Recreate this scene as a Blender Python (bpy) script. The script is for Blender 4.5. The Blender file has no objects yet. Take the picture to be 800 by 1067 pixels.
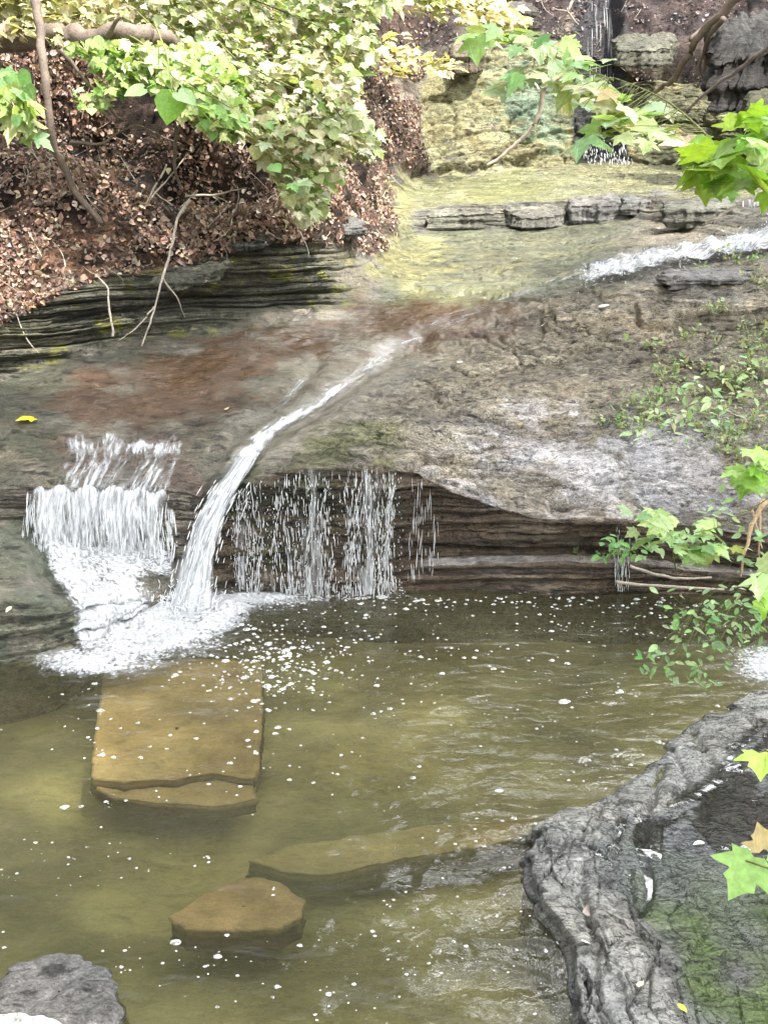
import bpy, math, random
import numpy as np
from mathutils import Vector, Matrix

rng = np.random.default_rng(11)
random.seed(5)
scene = bpy.context.scene
coll = scene.collection

# ------------------------------------------------------------------ camera
CAM = np.array([0.0, 0.0, 3.2]); PITCH = math.radians(17.5); F = 1144.0
CX, CY = 400.0, 533.5
cp, sp = math.cos(PITCH), math.sin(PITCH)
cam_data = bpy.data.cameras.new('camera')
cam = bpy.data.objects.new('camera', cam_data); coll.objects.link(cam)
cam.location = CAM; cam.rotation_euler = (math.pi/2 - PITCH, 0, 0)
cam_data.sensor_fit = 'VERTICAL'; cam_data.sensor_height = 24.0
cam_data.lens = 24.0 * F / 1067.0
cam_data.clip_start = 0.05; cam_data.clip_end = 500
scene.camera = cam

def ray(px, py):
    a = (np.asarray(px, float) - CX)/F; b = (CY - np.asarray(py, float))/F
    return a, cp + b*sp, -sp + b*cp
def at(px, py, Y):                       # world point on the line of sight at world y = Y
    dx, dy, dz = ray(px, py); k = np.asarray(Y, float)/dy
    return np.stack(np.broadcast_arrays(dx*k, dy*k, CAM[2] + dz*k), -1)
def atz(px, py, z):                      # ... at world height z
    dx, dy, dz = ray(px, py); k = (np.asarray(z, float) - CAM[2])/dz
    return np.stack(np.broadcast_arrays(dx*k, dy*k, CAM[2] + dz*k), -1)
def proj(P):
    d = np.asarray(P) - CAM
    f = d[..., 1]*cp - d[..., 2]*sp; u = d[..., 1]*sp + d[..., 2]*cp
    f = np.where(np.abs(f) < 1e-6, 1e-6, f)
    return CX + F*d[..., 0]/f, CY - F*u/f

# ------------------------------------------------------------------ noise
def _h(ix, iy, iz):
    n = (ix.astype(np.int64)*374761393 + iy.astype(np.int64)*668265263 + iz.astype(np.int64)*2147483647) & 0xffffffff
    n = ((n ^ (n >> 13))*1274126177) & 0xffffffff
    n = ((n ^ (n >> 16))*2246822519) & 0xffffffff
    return ((n ^ (n >> 15)) & 0xffff)/32767.5 - 1.0
def noise(p):
    p = np.asarray(p, float); i = np.floor(p); f = p - i; f = f*f*f*(f*(f*6-15)+10); i = i.astype(np.int64)
    r = 0
    for a in (0, 1):
        wa = f[..., 0] if a else 1-f[..., 0]
        for b in (0, 1):
            wb = f[..., 1] if b else 1-f[..., 1]
            for c in (0, 1):
                wc = f[..., 2] if c else 1-f[..., 2]
                r = r + wa*wb*wc*_h(i[..., 0]+a, i[..., 1]+b, i[..., 2]+c)
    return r
def fbm(p, o=4, g=.5):
    r = 0; a = 1; t = 0
    for k in range(o):
        r = r + a*noise(p*2.03**k + 17.3*k); t += a; a *= g
    return r/t
def sstep(a, b, x):
    t = np.clip((x-a)/(b-a), 0, 1); return t*t*(3-2*t)
def worley(p):
    """cells in the plane: (F1, F2, random id of the nearest cell, offset to it)"""
    x, y = p[..., 0], p[..., 1]; ix, iy = np.floor(x).astype(np.int64), np.floor(y).astype(np.int64)
    f1 = np.full(x.shape, 9.); f2 = np.full(x.shape, 9.); cid = np.zeros(x.shape); ox = np.zeros(x.shape); oy = np.zeros(x.shape)
    for a in (-1, 0, 1):
        for b in (-1, 0, 1):
            jx, jy = ix+a, iy+b; z = jx*0
            cx_ = jx+.5+.45*_h(jx, jy, z+3); cy_ = jy+.5+.45*_h(jx, jy, z+8); d = np.hypot(x-cx_, y-cy_)
            n = d < f1; f2 = np.where(n, f1, np.minimum(f2, d)); cid = np.where(n, _h(jx, jy, z+21), cid)
            ox = np.where(n, x-cx_, ox); oy = np.where(n, y-cy_, oy); f1 = np.where(n, d, f1)
    return f1, f2, cid, ox, oy
def plates(p, tilt=.5, groove=.35, w=.09):
    """broken plates: each cell its own height and slope, dark joints between"""
    f1, f2, cid, ox, oy = worley(p)
    return cid + tilt*(ox*np.sin(cid*40)+oy*np.cos(cid*57)) - groove*np.exp(-((f2-f1)/w)**2)
def hash1(i, s=0):
    i = np.asarray(i).astype(np.int64); return _h(i, i*0+s, i*0+7)*.5+.5

# ------------------------------------------------------------------ mesh helpers
def mesh(name, V, loops, totals, mat, parent=None, attrs=None, smooth=True, tangent=None):
    me = bpy.data.meshes.new(name)
    V = np.asarray(V, np.float32).reshape(-1, 3)
    loops = np.asarray(loops, np.int32).ravel(); totals = np.asarray(totals, np.int32).ravel()
    me.vertices.add(len(V)); me.vertices.foreach_set('co', V.ravel())
    me.loops.add(len(loops)); me.loops.foreach_set('vertex_index', loops)
    me.polygons.add(len(totals))
    st = np.concatenate([[0], np.cumsum(totals)[:-1]]).astype(np.int32)
    me.polygons.foreach_set('loop_start', st)
    me.polygons.foreach_set('use_smooth', np.full(len(totals), smooth, bool))
    for k, a in (attrs or {}).items():
        a = np.asarray(a, np.float32)
        if a.ndim == 1:
            at_ = me.attributes.new(k, 'FLOAT', 'POINT'); at_.data.foreach_set('value', a)
        elif k == 'col':
            at_ = me.attributes.new(k, 'FLOAT_COLOR', 'POINT')
            at_.data.foreach_set('color', np.concatenate([a, np.ones((len(a), 1), np.float32)], 1).ravel())
        else:
            at_ = me.attributes.new(k, 'FLOAT_VECTOR', 'POINT'); at_.data.foreach_set('vector', a.ravel())
    me.update(calc_edges=True); me.validate()
    for m in (mat if isinstance(mat, (list, tuple)) else [mat]): me.materials.append(m)
    o = bpy.data.objects.new(name, me); coll.objects.link(o)
    if parent is not None:
        o.parent = parent; o.matrix_parent_inverse = Matrix.Translation(-parent.location)
    return o
def grid_loops(nr, nc, flip=False, wrap=False):
    i = np.arange(nr-1)[:, None]; j = np.arange(nc if wrap else nc-1)[None, :]; j2 = (j+1) % nc
    q = np.stack(np.broadcast_arrays(i*nc+j, i*nc+j2, (i+1)*nc+j2, (i+1)*nc+j), -1).reshape(-1, 4)
    return (q[:, ::-1] if flip else q), np.full(len(q), 4)
def grid_mesh(name, P, mat, parent=None, attrs=None, flip=False, wrap=False, smooth=True):
    l, t = grid_loops(P.shape[0], P.shape[1], flip, wrap)
    return mesh(name, P.reshape(-1, 3), l, t, mat, parent, attrs, smooth)
def empty(name, loc):
    o = bpy.data.objects.new(name, None); coll.objects.link(o); o.location = [float(v) for v in loc]; o.empty_display_size = .2
    return o
def tag(o, label=None, cat=None, group=None, kind=None):
    if label: o['label'] = label
    if cat: o['category'] = cat
    if group: o['group'] = group
    if kind: o['kind'] = kind
    return o
def normals(P):
    du = np.gradient(P, axis=1); dv = np.gradient(P, axis=0)
    n = np.cross(du, dv); return n/(np.linalg.norm(n, axis=-1, keepdims=True)+1e-9)

# ------------------------------------------------------------------ materials
def new_mat(name):
    m = bpy.data.materials.new(name); m.use_nodes = True
    nt = m.node_tree; nt.nodes.clear()
    return m, nt
class N:
    def __init__(s, nt): s.nt = nt
    def n(s, t, **kw):
        x = s.nt.nodes.new(t)
        for k, v in kw.items(): setattr(x, k, v)
        return x
    def l(s, a, b): s.nt.links.new(a, b)
    def inp(s, sock, v):
        if hasattr(v, 'is_linked') or hasattr(v, 'links'): s.l(v, sock)
        else: sock.default_value = v
    def attr(s, name, out='Fac'): return s.n('ShaderNodeAttribute', attribute_name=name).outputs[out]
    def math(s, op, a, b=0.0, c=None, clamp=False):
        x = s.n('ShaderNodeMath', operation=op, use_clamp=clamp)
        s.inp(x.inputs[0], a); s.inp(x.inputs[1], b)
        if c is not None: s.inp(x.inputs[2], c)
        return x.outputs[0]
    def noise(s, vec, scale, detail=4, rough=.55, out='Fac', dist=0.0):
        x = s.n('ShaderNodeTexNoise'); s.inp(x.inputs['Vector'], vec); x.inputs['Scale'].default_value = scale
        x.inputs['Detail'].default_value = detail; x.inputs['Roughness'].default_value = rough; x.inputs['Distortion'].default_value = dist
        return x.outputs[out]
    def mapr(s, v, a, b, c, d, smooth=False):
        x = s.n('ShaderNodeMapRange'); x.interpolation_type = 'SMOOTHSTEP' if smooth else 'LINEAR'
        for sock, val in zip(x.inputs[:5], (v, a, b, c, d)): s.inp(sock, val)
        return x.outputs[0]
    def vmul(s, v, sc):
        x = s.n('ShaderNodeMapping'); s.inp(x.inputs['Vector'], v); x.inputs['Scale'].default_value = sc; return x.outputs[0]
    def mix(s, fac, a, b, mode='MIX'):
        x = s.n('ShaderNodeMix', data_type='RGBA', blend_type=mode)
        s.inp(x.inputs[0], fac); s.inp(x.inputs[6], a if not isinstance(a, tuple) else (*a, 1)); s.inp(x.inputs[7], b if not isinstance(b, tuple) else (*b, 1))
        return x.outputs[2]
    def mulc(s, c, f):
        x = s.n('ShaderNodeVectorMath', operation='SCALE'); s.inp(x.inputs[0], c); s.inp(x.inputs['Scale'], f); return x.outputs[0]
    def bump(s, h, strength, dist, normal=None):
        x = s.n('ShaderNodeBump'); x.inputs['Strength'].default_value = strength; x.inputs['Distance'].default_value = dist
        s.l(h, x.inputs['Height'])
        if normal: s.l(normal, x.inputs['Normal'])
        return x.outputs[0]
    def out(s, sh, disp=None): s.l(sh, s.n('ShaderNodeOutputMaterial').inputs['Surface'])
    def principled(s, col, rough, normal=None, spec=.5, **kw):
        x = s.n('ShaderNodeBsdfPrincipled'); s.inp(x.inputs['Base Color'], col if not isinstance(col, tuple) else (*col, 1)); s.inp(x.inputs['Roughness'], rough)
        s.inp(x.inputs['Specular IOR Level'], spec)
        if normal: s.l(normal, x.inputs['Normal'])
        for k, v in kw.items(): s.inp(x.inputs[k], v)
        return x.outputs[0]
    def mixsh(s, f, a, b):
        x = s.n('ShaderNodeMixShader'); s.inp(x.inputs[0], f); s.l(a, x.inputs[1]); s.l(b, x.inputs[2]); return x.outputs[0]

def rock_material(name='wet_shale', strat=1.0, bumpd=.04, col=None, fine=1.0, gloss=.17):
    m, nt = new_mat(name); k = N(nt)
    pos = k.n('ShaderNodeNewGeometry').outputs['Position']
    c = k.attr('col', 'Color') if col is None else k.n('ShaderNodeRGB').outputs[0]
    if col is not None: c.default_value = (*col, 1)
    wet = k.attr('wet')
    n1 = k.noise(pos, 2.3, 6, .62); n2 = k.noise(pos, 19, 5, .65); n3 = k.noise(k.vmul(pos, (2.2, 2.2, 36)), 1.0, 4, .6); n4 = k.noise(pos, 75, 3, .6)
    v = k.math('ADD', k.mapr(n1, .3, .7, .8, 1.2), k.mapr(n2, .3, .7, -.32*fine, .32*fine))
    v = k.math('ADD', v, k.mapr(n3, .35, .65, -.17*strat, .17*strat))
    v = k.math('ADD', v, k.mapr(n4, .3, .7, -.30*fine, .30*fine))
    n5 = k.noise(k.vmul(pos, (1, 1.8, 1.6)), 34, 4, .7, dist=.8)
    v = k.math('MULTIPLY', v, k.mapr(n5, .36, .50, 1-.45*fine, 1.06))
    dsh = k.noise(k.vmul(pos, (5.5, 13, 17)), 1.0, 5, .62, dist=.5)
    v = k.math('MULTIPLY', v, k.mapr(dsh, .35, .47, 1-.74*fine, 1.03, True))
    lgt = k.noise(k.vmul(pos, (8, 15, 20)), 1.0, 5, .66, dist=.4)
    v = k.math('MULTIPLY', v, k.mapr(lgt, .54, .68, 1.0, 1+.6*fine, True))
    sc = k.noise(k.vmul(pos, (5, 11, 9)), 1.0, 5, .68, dist=1.2)
    crk = k.mapr(k.math('ABSOLUTE', k.math('SUBTRACT', sc, .5)), 0.0, .02, .22, 1.0, True)
    crk = k.math('ADD', 1.0, k.math('MULTIPLY', k.math('SUBTRACT', crk, 1.0), k.attr('rug')))
    v = k.math('MULTIPLY', v, crk)
    cc = k.mulc(c, v)
    hue = k.noise(pos, 1.1, 3, .6)
    cc = k.mix(k.mapr(hue, .42, .66, 0, .35), cc, k.mix(1.0, cc, (1.18, .98, .74), 'MULTIPLY'))
    h = k.math('ADD', k.math('ADD', k.math('MULTIPLY', dsh, .9), k.math('MULTIPLY', n2, .55)), k.math('ADD', k.math('MULTIPLY', n3, .6*strat), k.math('ADD', k.math('MULTIPLY', n4, .45), k.math('ADD', k.math('MULTIPLY', n5, .7), k.math('MULTIPLY', crk, .5)))))
    flm = k.attr('film')
    b = k.bump(h, .9, bumpd)
    bn = [x for x in nt.nodes if x.type == 'BUMP'][0]; k.l(k.mapr(flm, 0, 1, .9, .16), bn.inputs['Strength'])
    cc = k.mix(k.math('MULTIPLY', flm, .55), cc, c)
    rr = k.math('ADD', k.math('MULTIPLY', flm, -.10), k.mapr(wet, 0, 1, .72, gloss), k.mapr(n2, .3, .7, -.1, .14))
    k.out(k.principled(cc, rr, b, k.mapr(wet, 0, 1, .2, .55)))
    return m

def leaf_material(name, trans=.4, rough=.42):
    m, nt = new_mat(name); k = N(nt)
    c = k.attr('col', 'Color')
    pos = k.n('ShaderNodeNewGeometry').outputs['Position']
    n = k.noise(pos, 45, 3, .6)
    c1 = k.mulc(c, k.mapr(n, .3, .7, .8, 1.2))
    p = k.principled(c1, rough, k.bump(n, .25, .01), .45)
    t = k.n('ShaderNodeBsdfTranslucent'); k.l(k.mix(1.0, c1, (1.2, 1.16, .66), 'MULTIPLY'), t.inputs['Color'])
    k.out(k.mixsh(trans, p, t.outputs[0])); return m

def bark_material(name, col, sc=60):
    m, nt = new_mat(name); k = N(nt)
    pos = k.n('ShaderNodeNewGeometry').outputs['Position']
    n = k.noise(pos, sc, 5, .65); n2 = k.noise(pos, 7, 3)
    c = k.mulc(k.n('ShaderNodeRGB').outputs[0], k.math('ADD', k.mapr(n, .3, .7, .6, 1.35), k.mapr(n2, .3, .7, -.2, .25)))
    nt.nodes['RGB'].outputs[0].default_value = (*col, 1)
    k.out(k.principled(c, .8, k.bump(n, .6, .008), .2)); return m

def white_water_material(name, su, sv, w=.16, col=(.86, .88, .9), det=4, rgh=.6):
    """white churned water; alpha threshold from streaky noise along the flow"""
    m, nt = new_mat(name); k = N(nt)
    uv = k.attr('flow', 'Vector'); d = k.attr('dens')
    n = k.noise(k.vmul(uv, (su, sv, 1)), 1.0, det, rgh, dist=.3)
    n2 = k.noise(k.vmul(uv, (su*2.7, sv*2.2, 1)), 1.0, 3, .6)
    f = k.math('ADD', k.math('MULTIPLY', n, .68), k.math('MULTIPLY', n2, .32))
    thr = k.math('SUBTRACT', .78, k.math('MULTIPLY', d, .6))
    a = k.mapr(f, k.math('SUBTRACT', thr, w*.5), k.math('ADD', thr, w*.5), 0, 1, True)
    a = k.math('MULTIPLY', a, k.mapr(d, 0.0, .12, 0, 1))
    ccol = k.mulc(k.n('ShaderNodeRGB').outputs[0], k.mapr(n2, .36, .6, .38, 1.08)); nt.nodes['RGB'].outputs[0].default_value = (*col, 1)
    p = k.principled(ccol, .35, k.bump(f, .8, .04), .5)
    t = k.n('ShaderNodeBsdfTranslucent'); t.inputs['Color'].default_value = (*col, 1)
    s = k.mixsh(.3, p, t.outputs[0])
    k.out(k.mixsh(a, k.n('ShaderNodeBsdfTransparent').outputs[0], s)); return m

def foam_material(name='foam_white'):
    m, nt = new_mat(name); k = N(nt)
    p = k.principled((.78, .79, .79), .5, None, .4)
    t = k.n('ShaderNodeBsdfTranslucent'); t.inputs['Color'].default_value = (.85, .87, .88, 1)
    k.out(k.mixsh(.3, p, t.outputs[0])); return m

def puddle_material():
    m, nt = new_mat('thin_rain_film'); k = N(nt)
    pos = k.n('ShaderNodeNewGeometry').outputs['Position']
    b = k.bump(k.noise(pos, 5, 2, .5), .3, .02)
    fr = k.n('ShaderNodeFresnel'); fr.inputs['IOR'].default_value = 1.45; k.l(b, fr.inputs['Normal'])
    tr = k.n('ShaderNodeBsdfTransparent'); tr.inputs['Color'].default_value = (.9, .9, .85, 1)
    gl = k.n('ShaderNodeBsdfGlossy'); gl.inputs['Roughness'].default_value = .04; k.l(b, gl.inputs['Normal'])
    k.out(k.mixsh(fr.outputs[0], tr.outputs[0], gl.outputs[0])); return m
def fleck_material():
    m, nt = new_mat('bubble_foam'); k = N(nt)
    pos = k.n('ShaderNodeNewGeometry').outputs['Position']
    a = k.mapr(k.noise(pos, 70, 3), .35, .6, .2, .85)
    k.out(k.mixsh(a, k.n('ShaderNodeBsdfTransparent').outputs[0], k.principled((.62,.62,.58), .4))); return m
def pool_material():
    m, nt = new_mat('clear_shallow_water'); k = N(nt)
    pos = k.n('ShaderNodeNewGeometry').outputs['Position']
    r1 = k.noise(k.vmul(pos, (3.0, 5.5, 1)), 1.2, 2, .5, dist=.5); r2 = k.noise(k.vmul(pos, (9, 18, 1)), 1.4, 3, .55, dist=.4)
    h = k.math('ADD', k.math('MULTIPLY', r1, .85), k.math('MULTIPLY', r2, .15))
    b = k.bump(h, .29, .08)
    fr = k.n('ShaderNodeFresnel'); fr.inputs['IOR'].default_value = 1.45; k.l(b, fr.inputs['Normal'])
    tr = k.n('ShaderNodeBsdfTransparent'); tr.inputs['Color'].default_value = (.86, .84, .66, 1)
    silt = k.n('ShaderNodeBsdfDiffuse'); silt.inputs['Color'].default_value = (.19, .18, .105, 1)
    body = k.mixsh(k.mapr(k.noise(pos, .8, 3), .3, .7, .08, .22), tr.outputs[0], silt.outputs[0])
    gl = k.n('ShaderNodeBsdfGlossy'); gl.inputs['Roughness'].default_value = .02; k.l(b, gl.inputs['Normal'])
    k.out(k.mixsh(fr.outputs[0], body, gl.outputs[0])); return m

M_ROCK = rock_material()
M_STONE = rock_material('submerged_sandstone', .1, .008, fine=.25)
M_LEAF = leaf_material('green_leaf')
M_LITTER = leaf_material('dead_leaf', .12, .6)
M_BARK = bark_material('grey_bark', (.16, .125, .1)); M_TWIG = bark_material('bleached_twig', (.38, .33, .27)); M_STEM = bark_material('green_stem', (.16, .17, .06))
M_FOAM = foam_material()
M_POOL = pool_material(); M_PUD = puddle_material(); M_FLECK = fleck_material()
M_FALL = white_water_material('falling_water', 17, 1.7, .3, (.70,.71,.72))
M_FLOW = white_water_material('white_flow', 11, 3.2, .34, (.70,.71,.72))
M_FILM = white_water_material('thin_film', 13, 2.6, .4)
M_CHURN = white_water_material('churned_foam', 15, 15, .30, (.70,.71,.72), 6, .68)

# ------------------------------------------------------------------ rocky terrain
def Yz(px, py, z): return float(atz(px, py, z)[1])
# curves across the picture's columns: (px, py, world depth)
K = []
K.append([(px, py, Yz(px, py, -.02)) for px, py in ((-500,728),(0,698),(40,692),(80,680),(120,662),(190,637),(235,621),(300,619),(430,619),(560,620),(660,621),(740,622),(800,625),(1300,648))])
def _under(px, Y, py):
    p = at(px, py, Y) + np.array([0, .02, -.6]); a, b = proj(p); return (float(a), float(b), float(p[1]))
K.append([_under(px, Y, py) for px, py, Y in K[0]]); K = [K[1], K[0]]
C2 = [(px, py, Yz(px, py, z)) for px, py, z in ((-500,640,.4),(0,628,.34),(45,630,.32),(75,634,.26),(100,634,.17),(150,624,.14),(190,614,.1),(235,606,.08),(300,601,.12),(400,598,.14),(440,589,.2),(560,588,.22),(660,588,.22),(740,595,.18),(800,600,.18),(1300,620,.2))]
K.append(C2)
K.append([(-500,560,8.2),(0,545,8.15),(28,546,8.15),(45,574,8.1),(100,578,8.1),(150,580,8.1),(190,586,8.05),(235,597,8.1),(300,595,8.16),(400,591,8.2),(440,581,8.24),(560,579,8.26),(660,580,8.26),(740,588,8.24),(800,594,8.25),(1300,612,8.3)])
K.append([(-500,520,8.4),(0,509,8.3),(30,506,8.3),(180,509,8.28),(205,514,8.22),(240,500,8.2),(300,490,8.12),(370,484,8.08),(430,489,8.13),(470,512,8.11),(520,529,8.10),(560,541,8.09),(620,541,8.10),(660,542,8.13),(740,550,8.15),(800,560,8.1),(1300,590,8.2)])
K.append([(-500,465,9.2),(0,456,9.0),(60,456,8.95),(130,455,8.95),(215,457,8.95),(250,466,8.6),(300,455,8.7),(370,442,8.95),(430,438,9.05),(500,455,8.9),(580,470,8.85),(660,465,8.9),(740,462,9.0),(800,468,9.0),(1300,500,9.2)])
K.append([(-500,470,9.2),(-100,425,9.7),(0,392,10.0),(50,377,10.3),(100,362,10.6),(150,353,10.9),(200,347,11.2),(280,327,11.7),(340,318,12.2),(400,318,12.3),(470,313,12.2),(540,308,11.8),(580,305,11.6),(640,297,11.4),(700,290,11.3),(800,283,11.2),(1300,290,11.4)])
K.append([(-500,455,9.25),(-100,375,9.8),(0,335,10.15),(50,308,10.45),(100,288,10.8),(165,275,11.2),(220,262,11.5),(300,247,12.0),(340,246,12.5),(370,264,13.3),(400,262,14.6),(440,240,16.5),(500,238,16.6),(600,233,16.6),(660,226,16.4),(700,236,15.4),(740,245,14.2),(800,256,13.0),(1300,250,13.0)])
K.append([(-500,330,10.4),(0,240,11.1),(100,215,11.5),(200,205,12.0),(300,192,12.7),(340,196,13.5),(370,225,14.8),(400,228,16.0),(440,215,16.75),(500,212,16.8),(600,208,16.8),(660,203,16.8),(740,208,15.6),(800,203,14.8),(1300,200,14.0)])
K.append([(-500,200,11.5),(0,150,11.8),(100,130,12.2),(200,110,13.0),(300,110,14.0),(360,125,15.6),(400,165,18.0),(430,187,19.5),(480,182,19.8),(540,176,20.0),(600,170,20.0),(650,168,20.0),(700,178,19.6),(760,188,19.0),(800,185,18.0),(1300,150,16.0)])
K.append([(-500,0,13.5),(0,-30,13.5),(100,-40,14.0),(200,-40,15.0),(300,-30,16.5),(360,0,18.5),(400,50,20.5),(440,75,21.2),(480,45,21.4),(540,40,21.4),(600,30,21.5),(650,62,20.9),(700,66,20.7),(760,100,19.8),(800,108,19.2),(1300,40,18.0)])
K.append([(px, -330, Y) for px, Y in ((-500,24),(0,24),(300,27),(500,31),(700,30),(900,27),(1300,25))])
K.append([(px, -560, Y) for px, Y in ((-500,50),(300,56),(600,60),(1300,52))])
ROWS = [4, 46, 44, 70, 100, 180, 110, 64, 100, 150, 80, 10]
tx = np.concatenate([np.linspace(-500, -60, 50, endpoint=False), np.linspace(-60, 860, 640, endpoint=False), np.linspace(860, 1300, 50)])
def gsm(a, s):
    r = int(3*s); kk = np.exp(-.5*(np.arange(-r, r+1)/s)**2); kk /= kk.sum()
    return np.convolve(np.pad(a, r, mode='edge'), kk, 'valid')
curves = []
for i, kcv in enumerate(K):
    kcv = np.array(kcv, float); s = 4 if i in (1, 2, 3, 4) else 8
    curves.append((gsm(np.interp(tx, kcv[:, 0], kcv[:, 1]), s), gsm(np.interp(tx, kcv[:, 0], kcv[:, 2]), s)))
PY0, YY0, SEG = [], [], []
for i, n in enumerate(ROWS):
    last = i == len(ROWS)-1
    for q in range(n + (1 if last else 0)):
        f = q/n
        PY0.append(curves[i][0]*(1-f) + curves[i+1][0]*f); YY0.append(curves[i][1]*(1-f) + curves[i+1][1]*f); SEG.append(i+f)
PY0 = np.array(PY0); YY0 = np.array(YY0); SEG = np.array(SEG)[:, None]*np.ones_like(PY0)
PX0 = np.ones_like(PY0)*tx
# round the bends of the profile a little (three passes down the columns), not the cliff edges
P = at(PX0, PY0, YY0)
for it in range(10):
    Q = P.copy(); Q[1:-1] = .25*P[:-2]+.5*P[1:-1]+.25*P[2:]; P = Q
base = P.copy()
NRM = -normals(P)
NRM = np.where((NRM[..., 1:2]*-1 + NRM[..., 2:3]) < 0, -NRM, NRM)
def seg(a, b, soft=.25): return sstep(a-soft, a+soft, SEG)*(1-sstep(b-soft, b+soft, SEG))
def colm(a, b, soft=30): return sstep(a-soft, a+soft, PX0)*(1-sstep(b-soft, b+soft, PX0))
def poly_d(pts, X=None, Y=None):        # distance in picture columns/rows to a polyline
    X = PX0 if X is None else X; Y = PY0 if Y is None else Y
    d = np.full(X.shape, 1e9)
    for (x0, y0), (x1, y1) in zip(pts[:-1], pts[1:]):
        vx, vy = x1-x0, y1-y0; t = np.clip(((X-x0)*vx+(Y-y0)*vy)/(vx*vx+vy*vy+1e-9), 0, 1)
        d = np.minimum(d, np.hypot(X-x0-t*vx, Y-y0-t*vy))
    return d
def blob(cx, cy, rx, ry): return np.exp(-(((PX0-cx)/rx)**2 + ((PY0-cy)/ry)**2))
wn = fbm(base*np.array([.9, .9, .9]), 4)
wn2 = fbm(base*3.1+9, 4)
# --- layered faces: every bed stands out by its own amount
face = np.clip(seg(1, 2)+seg(3, 4)+.85*seg(6, 7)*(1-sstep(330, 380, PX0))+.7*seg(7, 8)*sstep(410, 450, PX0)+.45*seg(9, 10)*sstep(430, 460, PX0), 0, 1)
def beds(z, th, sd):
    q = z/th; i = np.floor(q); f = q-i
    a = hash1(i, sd); b = hash1(i+1, sd)
    return a + (b-a)*sstep(.82, 1.0, f) - .5*np.exp(-((f-.9)/.07)**2)
zz = base[..., 2] + .035*noise(base*np.array([.15,.15,7.0])) + .05*wn + .012*wn2 + .02*base[..., 0]*(PX0 < 400)
dface = .10*beds(zz, .085, 1) + .05*beds(zz+.01*wn2, .031, 2) + .05*fbm(base*np.array([2.5, 2.5, 9.0]), 3)
dface = dface*(.55+.6*np.abs(fbm(base*1.7+40, 3)))
dblk = .10*fbm(base*np.array([1.4, 1.4, 4]), 3)
lefts = seg(6, 7)*(1-sstep(330, 400, PX0))
disp = face*(dface - .05 + dblk)*(1+.9*lefts) + lefts*(.16*beds(zz+.03*fbm(base*2.3+70, 3), .11, 6)-.08)*(.4+.9*np.abs(fbm(base*1.3+12, 3))*2)
# the deep joint under the middle of the right-hand cliff and the light ledge
disp -= .14*np.exp(-((PY0-572-.02*(PX0-500))/4.0)**2)*colm(430, 640, 25)*seg(3, 4, .1)
# --- slabs: thin beds cut at a low angle leave step edges
slab = np.clip(seg(4, 6, .15)+seg(6, 7, .1)*sstep(360, 420, PX0)+seg(8, 9, .2)*sstep(420, 450, PX0), 0, 1)
hump = sstep(-30, 60, PX0 - np.interp(PY0, [300, 350, 440, 500], [560, 440, 330, 250]))
q = (base[..., 2] + .10*wn + .035*wn2 + .05*base[..., 0])
def terr(q, L, e=.78):
    i = np.floor(q/L); f = q/L - i; return (i + .25*f + .75*sstep(e, 1, f))*L - q
disp += slab*((.25+.75*hump*seg(4, 6, .2)+.5*seg(6, 7, .1)))*(.34*terr(q+.05*wn2, .085, .9)*np.clip(.5+2*fbm(base*.8+60,3),0,1) + .35*terr(q+.02*wn2, .028, .85)*np.clip(.4+2*fbm(base*1.1+90,3),0,1))
wp = np.stack([base[..., 0]+.35*wn+.10*wn2, base[..., 1]+.35*base[..., 0]*.3+.3*fbm(base*1.3+31, 3)+.08*wn2], -1)
rug = np.clip(.15+.85*hump*seg(4, 6, .2)+.5*seg(6, 7, .1)+.5*seg(8,9,.1), 0, 1)
PLT = .020*plates(wp*np.array([1.1, 2.6]), .7, .8, .05) + .011*plates(wp*np.array([2.6, 6.5])+5, .6, .9, .08) + .005*plates(wp*np.array([7, 16])+9, .6, .6, .12)
disp += slab*rug*PLT
disp += face*.4*(.03*plates(np.stack([base[..., 0]*1.4+.2*wn, base[..., 2]*5+.2*wn2], -1), .4, .9, .05))
disp += slab*(.05*wn + .022*wn2 + (.010+.018*hump)*fbm(base*9, 4))
# --- bank and hillside: lumpy soil
soil = np.clip(seg(7, 9, .15)*(1-sstep(388, 425, PX0+14*wn2)) + seg(9, 12, .1)*(1-sstep(410, 450, PX0-.15*(PY0-120)+25*wn2)) + seg(10, 12, .1), 0, 1)
disp += soil*(.30*fbm(base*.9+5, 4) + .10*fbm(base*4.5, 4) + .03*fbm(base*15, 2))
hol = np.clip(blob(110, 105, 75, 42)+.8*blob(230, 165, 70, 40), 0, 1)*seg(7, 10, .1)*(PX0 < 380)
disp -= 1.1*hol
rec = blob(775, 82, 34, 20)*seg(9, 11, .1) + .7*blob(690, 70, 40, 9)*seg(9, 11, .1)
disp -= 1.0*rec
# algae wall: broad cracked plates
wallm = seg(9, 10, .05)*sstep(430, 450, PX0)
disp += wallm*(.20*fbm(base*1.2+3, 4) + .06*fbm(base*6, 4) + .06*plates(np.stack([base[..., 0]*.9+.4*wn, base[..., 2]*1.8+.3*wn2], -1), .5, 1.0, .05) + .02*plates(np.stack([base[..., 0]*3+.4*wn, base[..., 2]*5+.3*wn2], -1), .5, .8, .09))
disp += .03*seg(2, 3, .1)*fbm(base*5, 4)
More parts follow.
